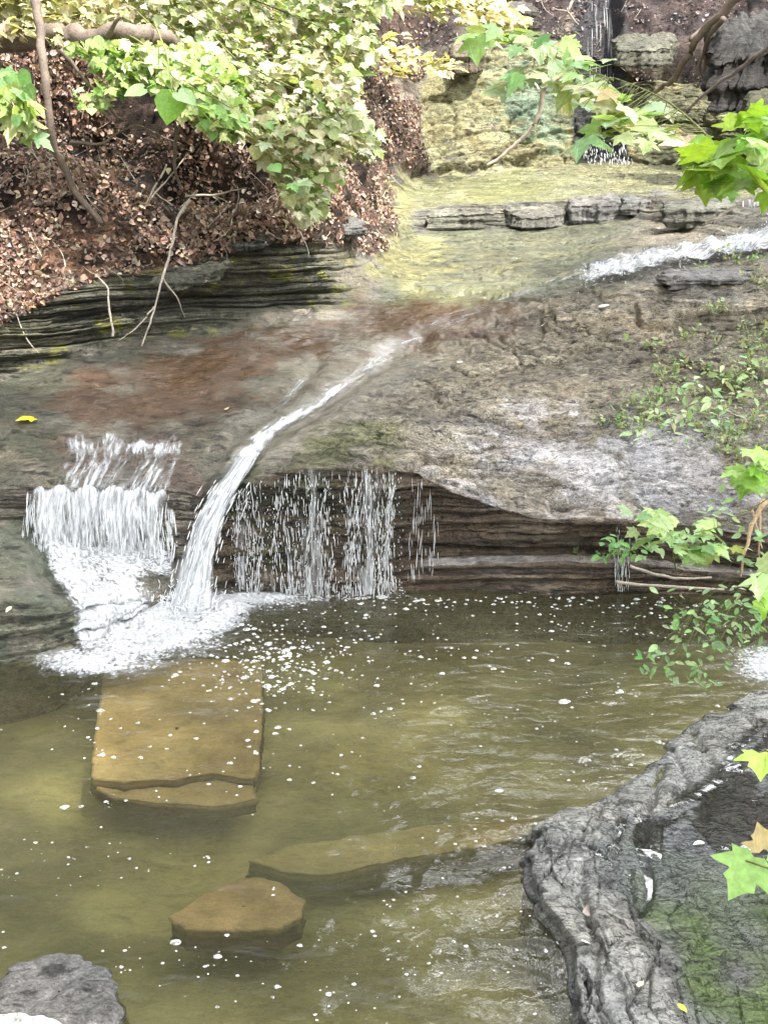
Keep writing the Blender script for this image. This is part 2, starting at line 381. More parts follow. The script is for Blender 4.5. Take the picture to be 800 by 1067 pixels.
# --- the jet's groove and joints in the rock
JET = [(440,352),(415,362),(390,378),(365,398),(335,420),(310,435),(280,452),(258,475),(243,500)]
disp -= .09*np.exp(-(poly_d(JET)/12)**2)
disp -= .10*np.exp(-(poly_d([(330,380),(300,412),(262,440),(232,468),(205,505),(200,560)])/9)**2)*.6
cracks = [([(485,302),(520,306),(560,312)],2.5,.05),([(440,395),(455,420),(470,428)],2.2,.05),([(490,345),(530,365),(545,385)],2,.04),([(660,320),(672,342),(700,338),(735,345)],2.6,.08),
 ([(520,350),(560,372)],2,.04),([(620,352),(655,362)],2,.04),([(585,365),(620,372)],2,.03),([(400,488),(440,480),(500,483),(530,486)],3,.08),([(495,470),(530,463)],2,.04),
 ([(575,525),(600,520),(630,523)],5,.12),([(400,497),(450,494),(520,498)],2.5,.05),([(740,340),(800,336)],2.5,.06),([(680,372),(730,380)],2,.05),([(720,412),(770,408)],2.5,.06),
 ([(480,283),(500,278),(520,283)],2,.05),([(430,300),(470,304),(530,303)],2.4,.06),([(0,452),(60,456)],2.4,.05),([(430,182),(500,175)],2.4,.14),([(505,176),(545,140),(600,130)],2.2,.12),
 ([(540,165),(570,160),(600,150)],2.2,.1),([(520,135),(560,142)],2,.08),([(440,235),(470,236)],2.5,.06),([(60,336),(140,322),(240,300)],2.2,.06),([(30,352),(120,338)],2.2,.05),
 ([(200,262),(260,262),(330,250)],2.4,.08),([(210,345),(260,340),(330,322)],2.2,.06),([(10,410),(60,395)],2,.04),([(560,470),(620,462),(660,466)],1.8,.03),([(610,500),(680,498)],2,.04),([(450,450),(470,462)],2,.04)]
jx = 9*fbm(base*4+77, 3); jy = 7*fbm(base*4+31, 3)
for pts, w, dep in cracks:
    disp -= dep*np.exp(-(poly_d(pts, PX0+jx, PY0+jy)/w)**2)
# notch of the far narrow fall
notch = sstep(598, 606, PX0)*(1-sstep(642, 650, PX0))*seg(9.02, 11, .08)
P = base + NRM*disp[..., None]
P[..., 1] += 1.0*notch
P = np.where((base[..., 2] < -.05)[..., None], base, P)
NR = -normals(P); NR = np.where((-NR[..., 1:2]+NR[..., 2:3]) < 0, -NR, NR)
PXd, PYd = proj(P)
# --- rock colours, with shade and sheen painted in at places
wnC = fbm(base*1.6+21, 4); wnD = fbm(base*5.2+3, 4)
def C(*c): return np.array(c)
wnE = 1.5*fbm(base*np.array([2.6, 2.6, 6])+55, 6, .62)
col = np.ones(P.shape)*C(.16, .145, .115)
def put(m, c):
    global col
    m = np.clip(m, 0, 1)*np.ones(PX0.shape); m = np.clip(m + 4.5*m*(1-m)*wnE, 0, 1); m = (.5*m + .5*sstep(.15, .85, m))[..., None]; col = col*(1-m) + m*C(*c)
put(sstep(350, 480, PX0)*seg(4, 6)*(.8+.6*wnC), (.20, .17, .12))                        # tan hump
put(blob(620,480,130,45)*1.3*(.8+1.0*wnD)*seg(3.95, 6, .05)+blob(700,500,90,40)*.8, (.33,.32,.32))              # pale shale, the sky's reflection on wet rock painted in
put(colm(-80,330,40)*seg(4,6,.1)*(.75+.7*wnC), (.073,.076,.056))                          # grey green left slab
BR = sstep(0, 60, 60-poly_d([(100,430),(170,395),(250,370),(340,345),(430,325),(520,312)]))
put((BR*1.05+blob(200,420,110,35)*.8)*seg(4,6.3,.2)*(.85+.5*wnC), (.085,.052,.031))      # iron brown film bed
put(seg(4,5,.1)*colm(60,205,20)*.8, (.10,.075,.058))
put(colm(240,420,20)*seg(3.9,5,.2)*(.7+.6*wnC), (.10,.10,.045))                         # moss round the veil
put(seg(1,4,.05)*sstep(180,240,PX0)*(.95+.3*wnC), (.095,.070,.048))                      # brown cliff
put(seg(3,4,.05)*colm(235,420,20)*(.5+.9*wnC), (.05,.055,.028))
put(seg(2.05,2.95,.1)*sstep(430,460,PX0)*.8, (.30,.28,.26))                              # pale step
put(seg(1,3.4,.1)*(1-sstep(60,110,PX0))*(.8+.4*wnC), (.10,.11,.075))                      # low rock at the left
put(seg(6,7,.1)*(1-sstep(330,380,PX0))*.9, (.085,.085,.062))                             # strata under the bank
put(seg(6,7,.15)*(1-sstep(330,380,PX0))*np.clip(wnD*2.2-.2,0,1)*.8, (.15,.15,.04))         # moss on strata
put(seg(6,7.6,.15)*sstep(370,410,PX0)*(1-sstep(600,700,PX0)), (.125,.13,.085))            # flat bed
ALG = np.clip(.9*blob(430,270,50,45)+blob(420,215,50,40)+.3*blob(560,280,80,20), 0, 1)
put(ALG*seg(6,9.3,.15)*(.75+.9*wnC), (.215,.205,.095))
put(seg(7,8,.05)*sstep(420,440,PX0), (.12,.115,.095))
put(seg(8,9,.1)*sstep(420,445,PX0), (.21,.21,.12)); put(blob(520,195,75,18)*seg(8,9,.1)*1.1, (.16,.165,.075))
put(wallm*(.9+.3*wnC), (.25,.235,.125)); put(wallm*blob(560,110,45,45)*.9, (.16,.22,.15)); put(wallm*np.clip(wnD*1.6,0,1)*.6, (.22,.23,.14))
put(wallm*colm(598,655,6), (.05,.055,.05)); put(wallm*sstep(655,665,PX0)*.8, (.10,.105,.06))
put(soil, (.075,.05,.038)); put(hol*1.2, (.03,.022,.016))  # hollow under the foliage: its shade painted in as near-black
put(soil*np.clip(blob(20,280,160,60)+blob(330,215,50,30), 0, 1)*.6, (.16,.09,.055))
put(soil*sstep(420,470,PX0)*.9, (.042,.031,.030)); col = col*(1+soil*np.clip(2.2*fbm(base*4.2+8, 4), -.75, .8))[..., None]; put(rec*1.3, (.02,.018,.016))  # rec: shade inside the rock recess painted into the colour
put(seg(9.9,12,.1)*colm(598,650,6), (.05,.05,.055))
bedc = .55+.9*hash1(np.floor((zz+.03*wn2)/.06), 3); bedc = np.where(hash1(np.floor((zz+.03*wn2)/.06), 8) > .82, bedc*1.5, bedc)
col = col*(1 + np.clip(face*1.1, 0, 1)*(bedc-1))[..., None]
col = col*(1 + .55*slab*rug*np.clip(PLT*22, -.7, .8))[..., None]
wet = .55 + .35*wnC
wet = wet + .3*BR - .6*soil + .25*seg(1,4,.1) + .65*blob(620,480,170,60) + .2*blob(480,420,120,60) - .25*wallm - .2*seg(6,7,.1)*(1-sstep(330,380,PX0)) - .3*blob(720,360,130,50) + .4*seg(8,9,.1)*sstep(430,460,PX0)
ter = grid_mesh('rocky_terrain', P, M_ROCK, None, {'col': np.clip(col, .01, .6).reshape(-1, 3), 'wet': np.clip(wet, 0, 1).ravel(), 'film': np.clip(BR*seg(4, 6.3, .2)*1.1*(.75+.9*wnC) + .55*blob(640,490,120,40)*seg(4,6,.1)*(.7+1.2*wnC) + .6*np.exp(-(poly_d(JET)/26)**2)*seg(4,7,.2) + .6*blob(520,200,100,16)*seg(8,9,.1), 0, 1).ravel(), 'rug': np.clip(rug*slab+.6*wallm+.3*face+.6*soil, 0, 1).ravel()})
tag(ter, 'stepped shale creek terrain rising to a wooded hillside', kind='structure')

def surf(px, py):                        # built rock under a point of the picture: (point, normal)
    j = int(np.clip(np.searchsorted(tx, px), 0, len(tx)-1))
    d = np.abs(PYd[:, j]-py) + .4*np.abs(PXd[:, j]-px)
    c = np.nonzero(d < d.min()+1.5)[0]; i = c[np.argmin(P[c, j, 1])]
    return P[i, j], NR[i, j]
def surfs(pts, off=0.0):
    r = [surf(*p) for p in pts]; return np.array([a+b*off for a, b in r]), np.array([b for a, b in r])

# ------------------------------------------------------------------ creek bed and pool
xs = np.linspace(-9, 9, 260); ys = np.linspace(-2, 9.2, 240)
X, Yg = np.meshgrid(xs, ys)
B0 = np.stack([X, Yg, X*0], -1)
bedz = -.42 + .10*fbm(B0*.7+4, 3) + .03*fbm(B0*2.8, 3)
bedz = bedz + .30*sstep(3.9, 3.0, Yg - .25*X + .1*fbm(B0*1.5, 2))*.5
BP = np.stack([X, Yg, bedz], -1)
f = .5+.7*fbm(B0*1.1+8, 4); f = np.clip(f, 0, 1)[..., None]
f2 = np.clip(.5+1.1*fbm(B0*np.array([2.2,3.2,1])+30, 4), 0, 1)[..., None]
bc = (C(.205,.21,.12)*(1-f) + C(.35,.325,.195)*f)*(.36+.44*f2)
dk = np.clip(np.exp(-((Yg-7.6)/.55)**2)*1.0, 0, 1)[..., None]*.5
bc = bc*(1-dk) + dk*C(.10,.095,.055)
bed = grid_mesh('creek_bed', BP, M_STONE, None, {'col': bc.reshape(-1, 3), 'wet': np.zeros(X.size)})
tag(bed, 'silty olive creek bed under the pool', kind='structure')
xs = np.linspace(-9, 9, 400); ys = np.linspace(-2, 8.45, 420)
X, Yg = np.meshgrid(xs, ys); W0 = np.stack([X, Yg, X*0], -1)
rz = .010*fbm(W0*np.array([2, 4.5, 1]), 3) + .004*fbm(W0*np.array([7, 13, 1])+3, 2)
dj = np.hypot(X+1.35, (Yg-7.4))
rz = rz*(1+2.0*np.exp(-(dj/1.2)**2))
pool = grid_mesh('pool_water', np.stack([X, Yg, rz], -1), M_POOL)
tag(pool, 'clear olive plunge pool with ripples', kind='structure')

# ------------------------------------------------------------------ loose stones
def stone(name, pts_px, ztop, thick, col, label, cat, tilt=(0, 0), wet=.5, n=26, rough=.02, mat=None, depth=None, round_=.12, group=None, side_shadow=0.0):
    """a slab: outline given on its top plane, real thickness, worn edges"""
    if depth is None: pl = np.array([atz(x, y, ztop) for x, y in pts_px])
    else: pl = np.array([at(x, y, d) for (x, y), d in zip(pts_px, depth)])
    c = pl.mean(0)
    # resample the outline
    Q = np.concatenate([pl, pl[:1]]); L = np.concatenate([[0], np.cumsum(np.linalg.norm(np.diff(Q, axis=0), axis=1))])
    m = 140; s = np.linspace(0, L[-1], m, endpoint=False)
    O = np.stack([np.interp(s, L, Q[:, i]) for i in range(3)], -1)
    O = O + (1.3*rough*fbm(O*6+ztop*9, 3)+1.0*rough*fbm(O*22, 2))[:, None]*((O-c)/(np.linalg.norm(O-c, axis=1, keepdims=True)+1e-6))
    up = np.array([0, 0, 1.0])
    rings = []
    for fr in np.linspace(0.02, 1, n):
        rings.append(c + (O-c)*fr)
    top = len(rings)
    r = np.linspace(0, 1, 12)[1:]
    for v in r:
        q = c + (O-c)*(1 + round_*.25*math.sin(v*math.pi)); q = q - up*thick*v; rings.append(q)
    rings.append(c + (O-c)*.6 - up*thick)
    R = np.array(rings)
    fr = np.concatenate([np.linspace(.02, 1, n), np.ones(len(R)-n)])
    edge = sstep(.86, 1.0, fr)[:, None]*(np.arange(len(R)) < n)[:, None]
    R[..., 2] -= edge*round_*thick*.4
    hn = rough*(fbm(R*3.5+c*3, 4)*1.2 + .6*fbm(R*12, 3)); R[..., 2] += hn*(np.arange(len(R)) < n)[:, None]
    side = (np.arange(len(R)) >= n)[:, None]
    zb = R[..., 2]
    dv = (rough*1.6*beds(zb+.01*fbm(R*2, 2), thick*.22+.005, 4)-rough*.8)*side
    dirs = (O-c)/(np.linalg.norm(O-c, axis=1, keepdims=True)+1e-6); R = R + dv[..., None]*dirs[None]
    cn = np.clip(.5+.8*fbm(R*2.2+5, 4), 0, 1)[..., None]
    cc = C(*col)*(.6+.8*cn)*(1-side_shadow*sstep(0, .35, (np.arange(len(R))-n)/12.0)[:, None, None])  # sides darkened: the shadow under the slab's edge is painted into the colour
    if tilt != (0, 0): R[..., 2] += tilt[0]*(R[..., 0]-c[0]) + tilt[1]*(R[..., 1]-c[1])
    o = grid_mesh(name, R, mat or M_ROCK, None, {'col': cc.reshape(-1, 3), 'wet': np.full(R.shape[0]*R.shape[1], wet)}, wrap=True)
    return tag(o, label, cat, group)

stone('submerged_slab', [(110,690),(190,686),(272,690),(273,740),(270,800),(267,812),(225,806),(180,812),(130,816),(94,812),(97,780),(104,730)], -.12, .10, (.37,.285,.175), 'broad square ochre slab lying under water beside the foaming jet base', 'rock', rough=.012, mat=M_STONE, wet=0, side_shadow=.8, round_=.05)
stone('submerged_slab', [(98,818),(180,816),(262,810),(268,832),(225,840),(170,836),(120,830)], -.165, .09, (.33,.255,.16), 'narrow broken ledge piece under the front edge of the square slab', 'rock', rough=.012, mat=M_STONE, wet=0, side_shadow=.8, round_=.05)
stone('submerged_stone', [(178,955),(215,930),(250,915),(285,918),(317,937),(312,955),(290,966),(240,968),(195,967)], -.11, .12, (.34,.25,.165), 'small pointed ochre stone sunk in the shallows by itself', 'rock', rough=.012, mat=M_STONE, wet=0, side_shadow=.8, round_=.05)
stone('submerged_slab', [(258,898),(300,880),(380,868),(470,858),(552,850),(556,868),(510,880),(450,888),(390,900),(345,911),(300,910)], -.16, .13, (.25,.215,.125), 'long narrow submerged slab reaching towards the cracked outcrop', 'rock', rough=.015, mat=M_STONE, wet=0, side_shadow=.8, round_=.05)
stone('creek_boulder', [(5,1003),(30,996),(62,991),(95,997),(118,1010),(126,1035),(122,1080),(60,1090),(0,1085),(-4,1040)], .07, .45, (.17,.165,.16), 'grey flat boulder breaking the surface in the shallows', 'boulder', rough=.03, wet=.3)
stone('pale_rock', [(-30,1060),(10,1055),(45,1056),(66,1064),(75,1085),(40,1110),(-30,1110)], .16, .3, (.72,.71,.68), 'bleached white rock top beside the grey flat boulder', 'rock', rough=.015, wet=0)

# ------------------------------------------------------------------ outcrop beside the camera
edge_px = [(900,690),(840,705),(795,722),(740,748),(695,785),(650,820),(600,848),(565,872),(546,905),(556,938),(580,965),(598,990),(608,1020),(612,1060),(618,1110),(626,1180)]
E = np.array([atz(x, y, 0.0) for x, y in edge_px])
L = np.concatenate([[0], np.cumsum(np.linalg.norm(np.diff(E, axis=0), axis=1))])
ns = 420; s = np.linspace(0, L[-1], ns); E = np.stack([np.interp(s, L, E[:, i]) for i in range(3)], -1)
E = np.stack([gsm(E[:, i], 5) for i in range(3)], -1)
inw = np.array([.96, -.28, 0]); inw /= np.linalg.norm(inw)
uj = np.stack([s*4.2, s*0+.3, s*0], -1); _f = worley(uj); E = E + inw*(.045*_f[2] + .03*fbm(np.stack([s*9, s*0, s*0], -1), 4))[:, None]
rr = np.concatenate([np.linspace(-.05, .14, 60, endpoint=False), np.linspace(.14, 1.6, 230, endpoint=False), np.linspace(1.6, 5, 30)])
rp = [-.05, -.02, 0, .02, .11, .12, .24, .27, .36, .40, 1.0, 1.6, 3, 5]; zp = [-.5, -.25, 0, .08, .095, .118, .125, .112, .105, .080, .075, .12, .6, 1.4]
U, R_ = np.meshgrid(s, rr)
G = E[None]*1.0 + inw*rr[:, None, None]
RJ = R_ + sstep(.01, .08, R_)*(.05*plates(np.stack([U*3.0, R_*4, 0*U], -1)+3, .8, 0, .1) + .05*fbm(np.stack([U*1.2, R_*1.2, 0*U], -1)+3, 2)); G[..., 2] = np.interp(RJ, rp, zp)
uk = float(np.interp(8, np.arange(len(edge_px)), L)); far = sstep(uk+.1, uk-1.3, U)                     # lower and smoother towards the far end
G[..., 2] = np.where(G[..., 2] > 0, G[..., 2]*(1-.72*far), G[..., 2])
G2 = G*np.array([1, 1, .25]); g1 = fbm(G2*np.array([1.7, 1.7, 1.7])+50, 4); g2 = fbm(G2*6+11, 4)
wetz = sstep(.24, .38, RJ+.1*g1)
rim = sstep(.0, .05, R_)*(1-sstep(.24, .36, RJ))
G[..., 2] += rim*(.022*g1)*(1-.6*far) + .02*g1*sstep(.5, 1, R_)
lay = (.05*beds(G[..., 2]+.015*g1, .028, 9) + .03*g2)*(1-sstep(.05, .14, R_))*sstep(-.3, 0, G[..., 2])
G[..., 0] -= lay
G[..., :2] += (rim*.015*g2)[..., None]
# ridge joints
GX, GY = proj(G)
for pts, w, dep in [([(690,800),(672,850),(668,880),(676,920),(668,950)],5,.08),([(606,900),(612,940),(622,985),(626,1067)],4,.07),([(640,830),(650,862),(640,890)],4,.05),([(600,870),(640,850)],3,.03),([(720,760),(745,800),(735,850)],4,.05),([(655,905),(660,950)],3,.04),
                    ([(625,845),(618,880)],3,.04),([(700,780),(715,815),(700,835)],3,.04)]:
    G[..., 2] -= .5*dep*np.exp(-(poly_d(pts, GX+6*g2, GY+6*g1)/w)**2)*(GY > 600)
GW = np.stack([G[..., 0]*1.0-G[..., 1]*.25+.06*g1+.008*g2, G[..., 1]*.55+G[..., 0]*.5+.06*fbm(G2*1.3+9, 2)+.008*g2], -1)
pm = sstep(.0, .08, R_)*(1-.6*wetz)
G[..., 2] += (1-.55*far)*pm*(.015*plates(GW*np.array([3.4, 3.0]), 1.0, 1.0, .045) + .009*plates(GW*np.array([8, 7])+4, 1.0, 1.1, .06) + .003*plates(GW*np.array([20, 18])+7, .9, .8, .1))
G[..., 2] += .005*g2*sstep(0, .2, R_) + .004*fbm(G*18, 3)*sstep(0, .2, R_)
gcol = np.ones(G.shape)*C(.085,.085,.08)
gm = np.clip(.5+.9*g1, 0, 1)
def gput(m, c):
    global gcol
    m = np.clip(m, 0, 1)[..., None]; gcol = gcol*(1-m)+m*C(*c)
gput(rim*(.8+.8*g2), (.215,.215,.20))
wetz = sstep(.24, .38, RJ+.1*g1)
gput(wetz*.8, (.07,.073,.077))
moss = sstep(.26, .42, RJ+.2*g1)*sstep(870, 950, GY+60*g1)*(.9+1.1*fbm(G*3.3, 4))
gput(moss*1.0, (.042,.070,.011))
gput(np.exp(-(((GX-770)/22)**2+((GY-1015)/20)**2)), (.08,.08,.08)); gput(.8*np.exp(-(((GX-690)/25)**2+((GY-995)/35)**2)), (.12,.12,.12))
gwet = .5+.5*wetz+.2*g1+.5*far - .35*moss
M_OUT = rock_material('wet_outcrop', .25, .014, fine=.8, gloss=.10)
oc = grid_mesh('rock_outcrop', G, M_OUT, None, {'col': np.clip(gcol,.01,.6).reshape(-1,3), 'wet': np.clip(gwet,0,1).ravel(), 'rug': np.full(gwet.size, .95)}, smooth=False)
tag(oc, 'dark cracked shale outcrop with mossy top edging the near pool', 'rock outcrop')
sel = rr > .30
GF = E[None]*1.0 + inw*rr[:, None, None]; GF[..., 2] = np.interp(R_, rp, zp); GF[..., 2] *= (1-.72*far); GF = GF[sel]; GFy = proj(GF)[1]; GF[..., 2] += .003 - .034*sstep(875, 945, GFy) + .006*fbm(GF*np.array([1.5,1.5,.2]), 2)
GF = GF[:int(len(GF)*.75)]
pud = grid_mesh('rock_puddle_water', GF, M_PUD, None); tag(pud, 'thin water film over the outcrop', kind='structure')
NG = normals(G); NG = np.where(NG[..., 2:3] < 0, -NG, NG)
def osurf(px, py):
    d = np.hypot(GX-px, GY-py) + 1e3*(GY < 600); i, j = np.unravel_index(np.argmin(d), d.shape); return G[i, j], NG[i, j]

# ------------------------------------------------------------------ falling and running water
def strands(name, paths, mat, parent=None):
    """many slim tapering threads of water, each along its own 3-D path: (pts[n,3], radii[n])"""
    Vs, Ls, base_i = [], [], 0
    for pts, rad in paths:
        n = len(pts); a = np.arange(4)*math.pi/2
        ring = np.stack([np.cos(a), np.sin(a)*.8, 0*a], -1)
        V = pts[:, None, :] + rad[:, None, None]*ring[None]
        l, t = grid_loops(n, 4, wrap=True); Vs.append(V.reshape(-1, 3)); Ls.append(l+base_i); base_i += n*4
    Lq = np.concatenate(Ls)
    o = mesh(name, np.concatenate(Vs), Lq, np.full(len(Lq), 4), mat, parent); o['kind'] = 'stuff'; return o
def fall_threads(n, edge, drop, out, rad=(.003, .011), seglen=(.06, .3), clump=None, y_off=0.0):
    """edge: f(u)->lip point, drop: f(u)->base z; threads start anywhere down the fall"""
    r = []
    for _ in range(n):
        u = rng.random() if clump is None else clump()
        p0 = edge(u); zb = drop(u); H = p0[2]-zb
        t0 = rng.random()**.8*.95; ln = rng.uniform(*seglen)/max(H, .05); t1 = min(t0+ln, 1.0)
        t = np.linspace(t0, t1, 6)
        o = out*rng.uniform(.5, 1.3)
        x = p0[0] + rng.normal(0, .012) + .015*np.sin(t*5+u*30)
        pts = np.stack([x+0*t, p0[1]-.03-o*np.sqrt(t)-y_off, p0[2]-H*t], -1)
        R = rng.uniform(*rad)*np.sin(np.linspace(.15, math.pi-.1, 6))**.6*(1+.5*t)
        r.append((pts, R))
    return r
def curtain(name, edge, drop, out, dens, mat, nu=160, nv=50, parent=None, su=1.0, y_off=0.0):
    u = np.linspace(0, 1, nu); t = np.linspace(0, 1, nv)
    E_ = np.array([edge(a) for a in u]); zb = np.array([drop(a) for a in u])
    PP = np.zeros((nv, nu, 3))
    PP[..., 0] = E_[None, :, 0]; PP[..., 1] = E_[None, :, 1]-.02-y_off-out*np.sqrt(t)[:, None]; PP[..., 2] = E_[None, :, 2]+.012-(E_[:, 2]-zb)[None]*t[:, None]
    PP[..., 1] += .03*fbm(PP*np.array([9, 1, 2.0]), 3)
    Un, Tn = np.meshgrid(E_[:, 0], t)
    D = np.array([[dens(a, b) for a in u] for b in t])
    return grid_mesh(name, PP, mat, parent, {'flow': np.stack([Un*su, Tn, 0*Un], -1).reshape(-1, 3), 'dens': D.ravel()})
def sheet(name, left, right, dens, mat, nu=70, nv=110, off=.015, parent=None, amp=.012, usc=1.0, vsc=1.0):
    """water lying on the rock between two picture-space bank lines, draped on the built surface"""
    Lp = np.array(left, float); Rp = np.array(right, float)
    t = np.linspace(0, 1, nv)
    def rs(A):
        d = np.concatenate([[0], np.cumsum(np.hypot(*np.diff(A, axis=0).T))]); d /= d[-1]
        return np.stack([np.interp(t, d, A[:, 0]), np.interp(t, d, A[:, 1])], -1)
    A, B_ = rs(Lp), rs(Rp); u = np.linspace(0, 1, nu)
    PXq = A[:, None, 0]*(1-u)+B_[:, None, 0]*u; PYq = A[:, None, 1]*(1-u)+B_[:, None, 1]*u
    S_, Nn = surfs(list(zip(PXq.ravel(), PYq.ravel())), off); S_ = S_.reshape(nv, nu, 3)
    for _ in range(3):
        Q = S_.copy(); Q[1:-1, 1:-1] = (S_[1:-1, 1:-1]*2+S_[:-2, 1:-1]+S_[2:, 1:-1]+S_[1:-1, :-2]+S_[1:-1, 2:])/6; S_ = Q
    S_[..., 2] += amp*(1+fbm(S_*7, 3))
    len3 = np.concatenate([[0], np.cumsum(np.linalg.norm(np.diff(S_[:, nu//2], axis=0), axis=1))])
    wid = np.linalg.norm(S_[:, -1]-S_[:, 0], axis=1)
    FU = (u[None]-.5)*wid.mean()*usc; FV = len3[:, None]*vsc
    D = np.array([[dens(a, b) for a in u] for b in t])
    FU, FV = np.broadcast_arrays(FU, FV)
    return grid_mesh(name, S_, mat, parent, {'flow': np.stack([FU, FV, 0*FU], -1).reshape(-1, 3), 'dens': D.ravel()})
def edge_soft(u, w=.22): return float(sstep(0, w, min(u, 1-u)))

# left cascade
wf = tag(empty('waterfall', at(105, 577, 8.0)), 'wide white curtain of water dropping onto a foaming step, beside the single jet', 'waterfall')
lipL = np.array([at(x, y, Y) for x, y, Y in ((28,508,8.26),(60,506,8.26),(105,506,8.26),(150,508,8.25),(184,512,8.22))])
def eL(u): return np.array([np.interp(u*4, range(5), lipL[:, i]) for i in range(3)])
def dL(u): return .27 + .05*math.sin(u*9)
def densL(u, t): return edge_soft(u, .1)*(.36+.22*math.exp(-((u-.25)/.12)**2)+.2*math.exp(-((u-.62)/.2)**2)+.12*(1-t)+.10*math.sin(u*31+2*math.sin(t*3)))*float(sstep(-.02, .06+.05*math.sin(u*40), t))
curtain('curtain', eL, dL, .16, densL, M_FALL, parent=wf, su=1.0)
curtain('curtain', eL, dL, .24, lambda u, t: densL(u, t)*.75, M_FALL, parent=wf, su=1.1, y_off=.02)
strands('threads', fall_threads(700, eL, dL, .22, (.0010, .0034), (.03, .16)), M_FOAM, wf)
sheet('step_foam', [(30,568),(36,600),(64,640),(70,694)], [(188,582),(190,606),(196,624),(200,640)], lambda u, t: edge_soft(u, .14)*(.74-.5*math.exp(-((u-.80)/.16)**2)*float(sstep(.25,.5,t)*(1-sstep(.8,.95,t))) - .25*(1-t)*abs(math.sin(u*9+1))), M_CHURN, off=.04, amp=.04, parent=wf)
sheet('lip_spill', [(55,452),(60,470),(62,484)], [(212,456),(205,470),(200,486)], lambda u, t: edge_soft(u, .2)*float(sstep(.05+.12*math.sin(u*41),.35,t)*(1-sstep(.35,1,t)))*(.12+.6*max(math.exp(-((u-.1)/.12)**2), math.exp(-((u-.6)/.14)**2))*(1-.5*t)), M_FILM, nv=40, parent=wf, off=.012, amp=.004)
sheet('upper_film', [(58,448),(58,480),(46,509)], [(215,452),(202,482),(184,512)], lambda u, t: edge_soft(u, .2)*float(sstep(0,.15+.1*math.sin(u*30),t))*(.20+.12*math.sin(u*14)*math.sin(u*5+2)+.16*t), M_FILM, nv=60, parent=wf, off=.012, amp=.004)

# the single jet
jet = tag(empty('waterfall', at(196, 628, 7.75)), 'slender curved white jet shooting off the slab into the pool', 'waterfall')
jp = [(470,340,8),(445,350,10),(415,362,13),(390,378,11),(365,398,12),(335,420,15),(310,435,14),(280,452,18),(260,473,23),(247,492,25)]
def chan_sides(sign): return [(x + sign*w*.62, y + sign*w*.42) for x, y, w in jp]
sheet('chute', chan_sides(-1), chan_sides(1), lambda u, t: edge_soft(u, .5)*float(sstep(0, .22, t))*(.34+.44*float(sstep(.35, .8, t))+.12*math.sin(t*37+u*3)), M_FLOW, nu=24, nv=200, off=.02, amp=.02, parent=jet)
sheet('side_film', [(410,358),(360,385),(318,405),(296,424)], [(440,360),(400,390),(372,412),(350,424)], lambda u, t: .36*edge_soft(u, .45)*float(sstep(0,.3,t))*(1-.4*t), M_FILM, nu=40, nv=80, off=.012, amp=.004, parent=jet)
sheet('side_film', [(318,382),(296,405),(268,432)], [(336,380),(318,408),(292,436)], lambda u, t: .34*edge_soft(u, .45)*float(sstep(0,.3,t)*sstep(1,.6,t)), M_FILM, nu=20, nv=40, off=.012, amp=.004, parent=jet)
jf = [(262,470,8.50,20),(248,490,8.26,25),(236,508,8.16,27),(225,528,8.06,27),(216,550,7.97,28),(209,575,7.89,31),(203,600,7.83,36),(195,640,7.68,52)]
c3 = np.array([at(x, y, Y) for x, y, Y, w in jf]); w3 = np.array([w for *_, w in jf])/F*8.3*.5
tt = np.linspace(0, 1, 90); ti = np.linspace(0, 1, len(jf))
cc3 = np.stack([gsm(np.interp(tt, ti, c3[:, i]), 5) for i in range(3)], -1); ww = np.interp(tt, ti, w3)
th = np.linspace(0, 2*math.pi, 36, endpoint=False)
def tube_of_water(scale, sd):
    T = cc3[:, None, :] + np.stack([np.cos(th)[None]*ww[:, None]*scale, np.sin(th)[None]*ww[:, None]*.55*scale, .25*ww[:, None]*np.cos(th)[None]*scale], -1)
    T = T + (.035*fbm(np.stack(np.broadcast_arrays(th[None]*2.2, tt[:, None]*7, sd), -1), 3)*(.4+tt[:, None]))[..., None]*np.array([1, -1, 0])
    d = (.95 - .35*np.abs(np.cos(th))[None]**3 - .0*tt[:, None])*np.ones((90, 1)) - (scale-1)*1.1
    return T, d
for sc_, sd_ in ((.82, 1.0), (1.12, 5.0)):
    T, d = tube_of_water(sc_, sd_); d = d*.72
    fl = np.stack(np.broadcast_arrays(np.cos(th)[None]*.12+sd_, tt[:, None]*1.1, 0.0), -1)
    grid_mesh('jet_stream', T, M_FALL, jet, {'flow': fl.reshape(-1, 3), 'dens': d.ravel()}, wrap=True)
spl = []
for _ in range(260):                    # torn threads round the jet
    a = rng.integers(18, 84); n = rng.integers(4, 9); idx = np.clip(np.arange(a, a+n), 0, 89)
    o = np.array([rng.normal(0, 1)*ww[a]*.8, -abs(rng.normal(0, .6))*ww[a], 0])
    spl.append((cc3[idx]+o, rng.uniform(.0015, .006)*np.sin(np.linspace(.2, 3.0, n))**.6))
strands('threads', spl, M_FOAM, jet)

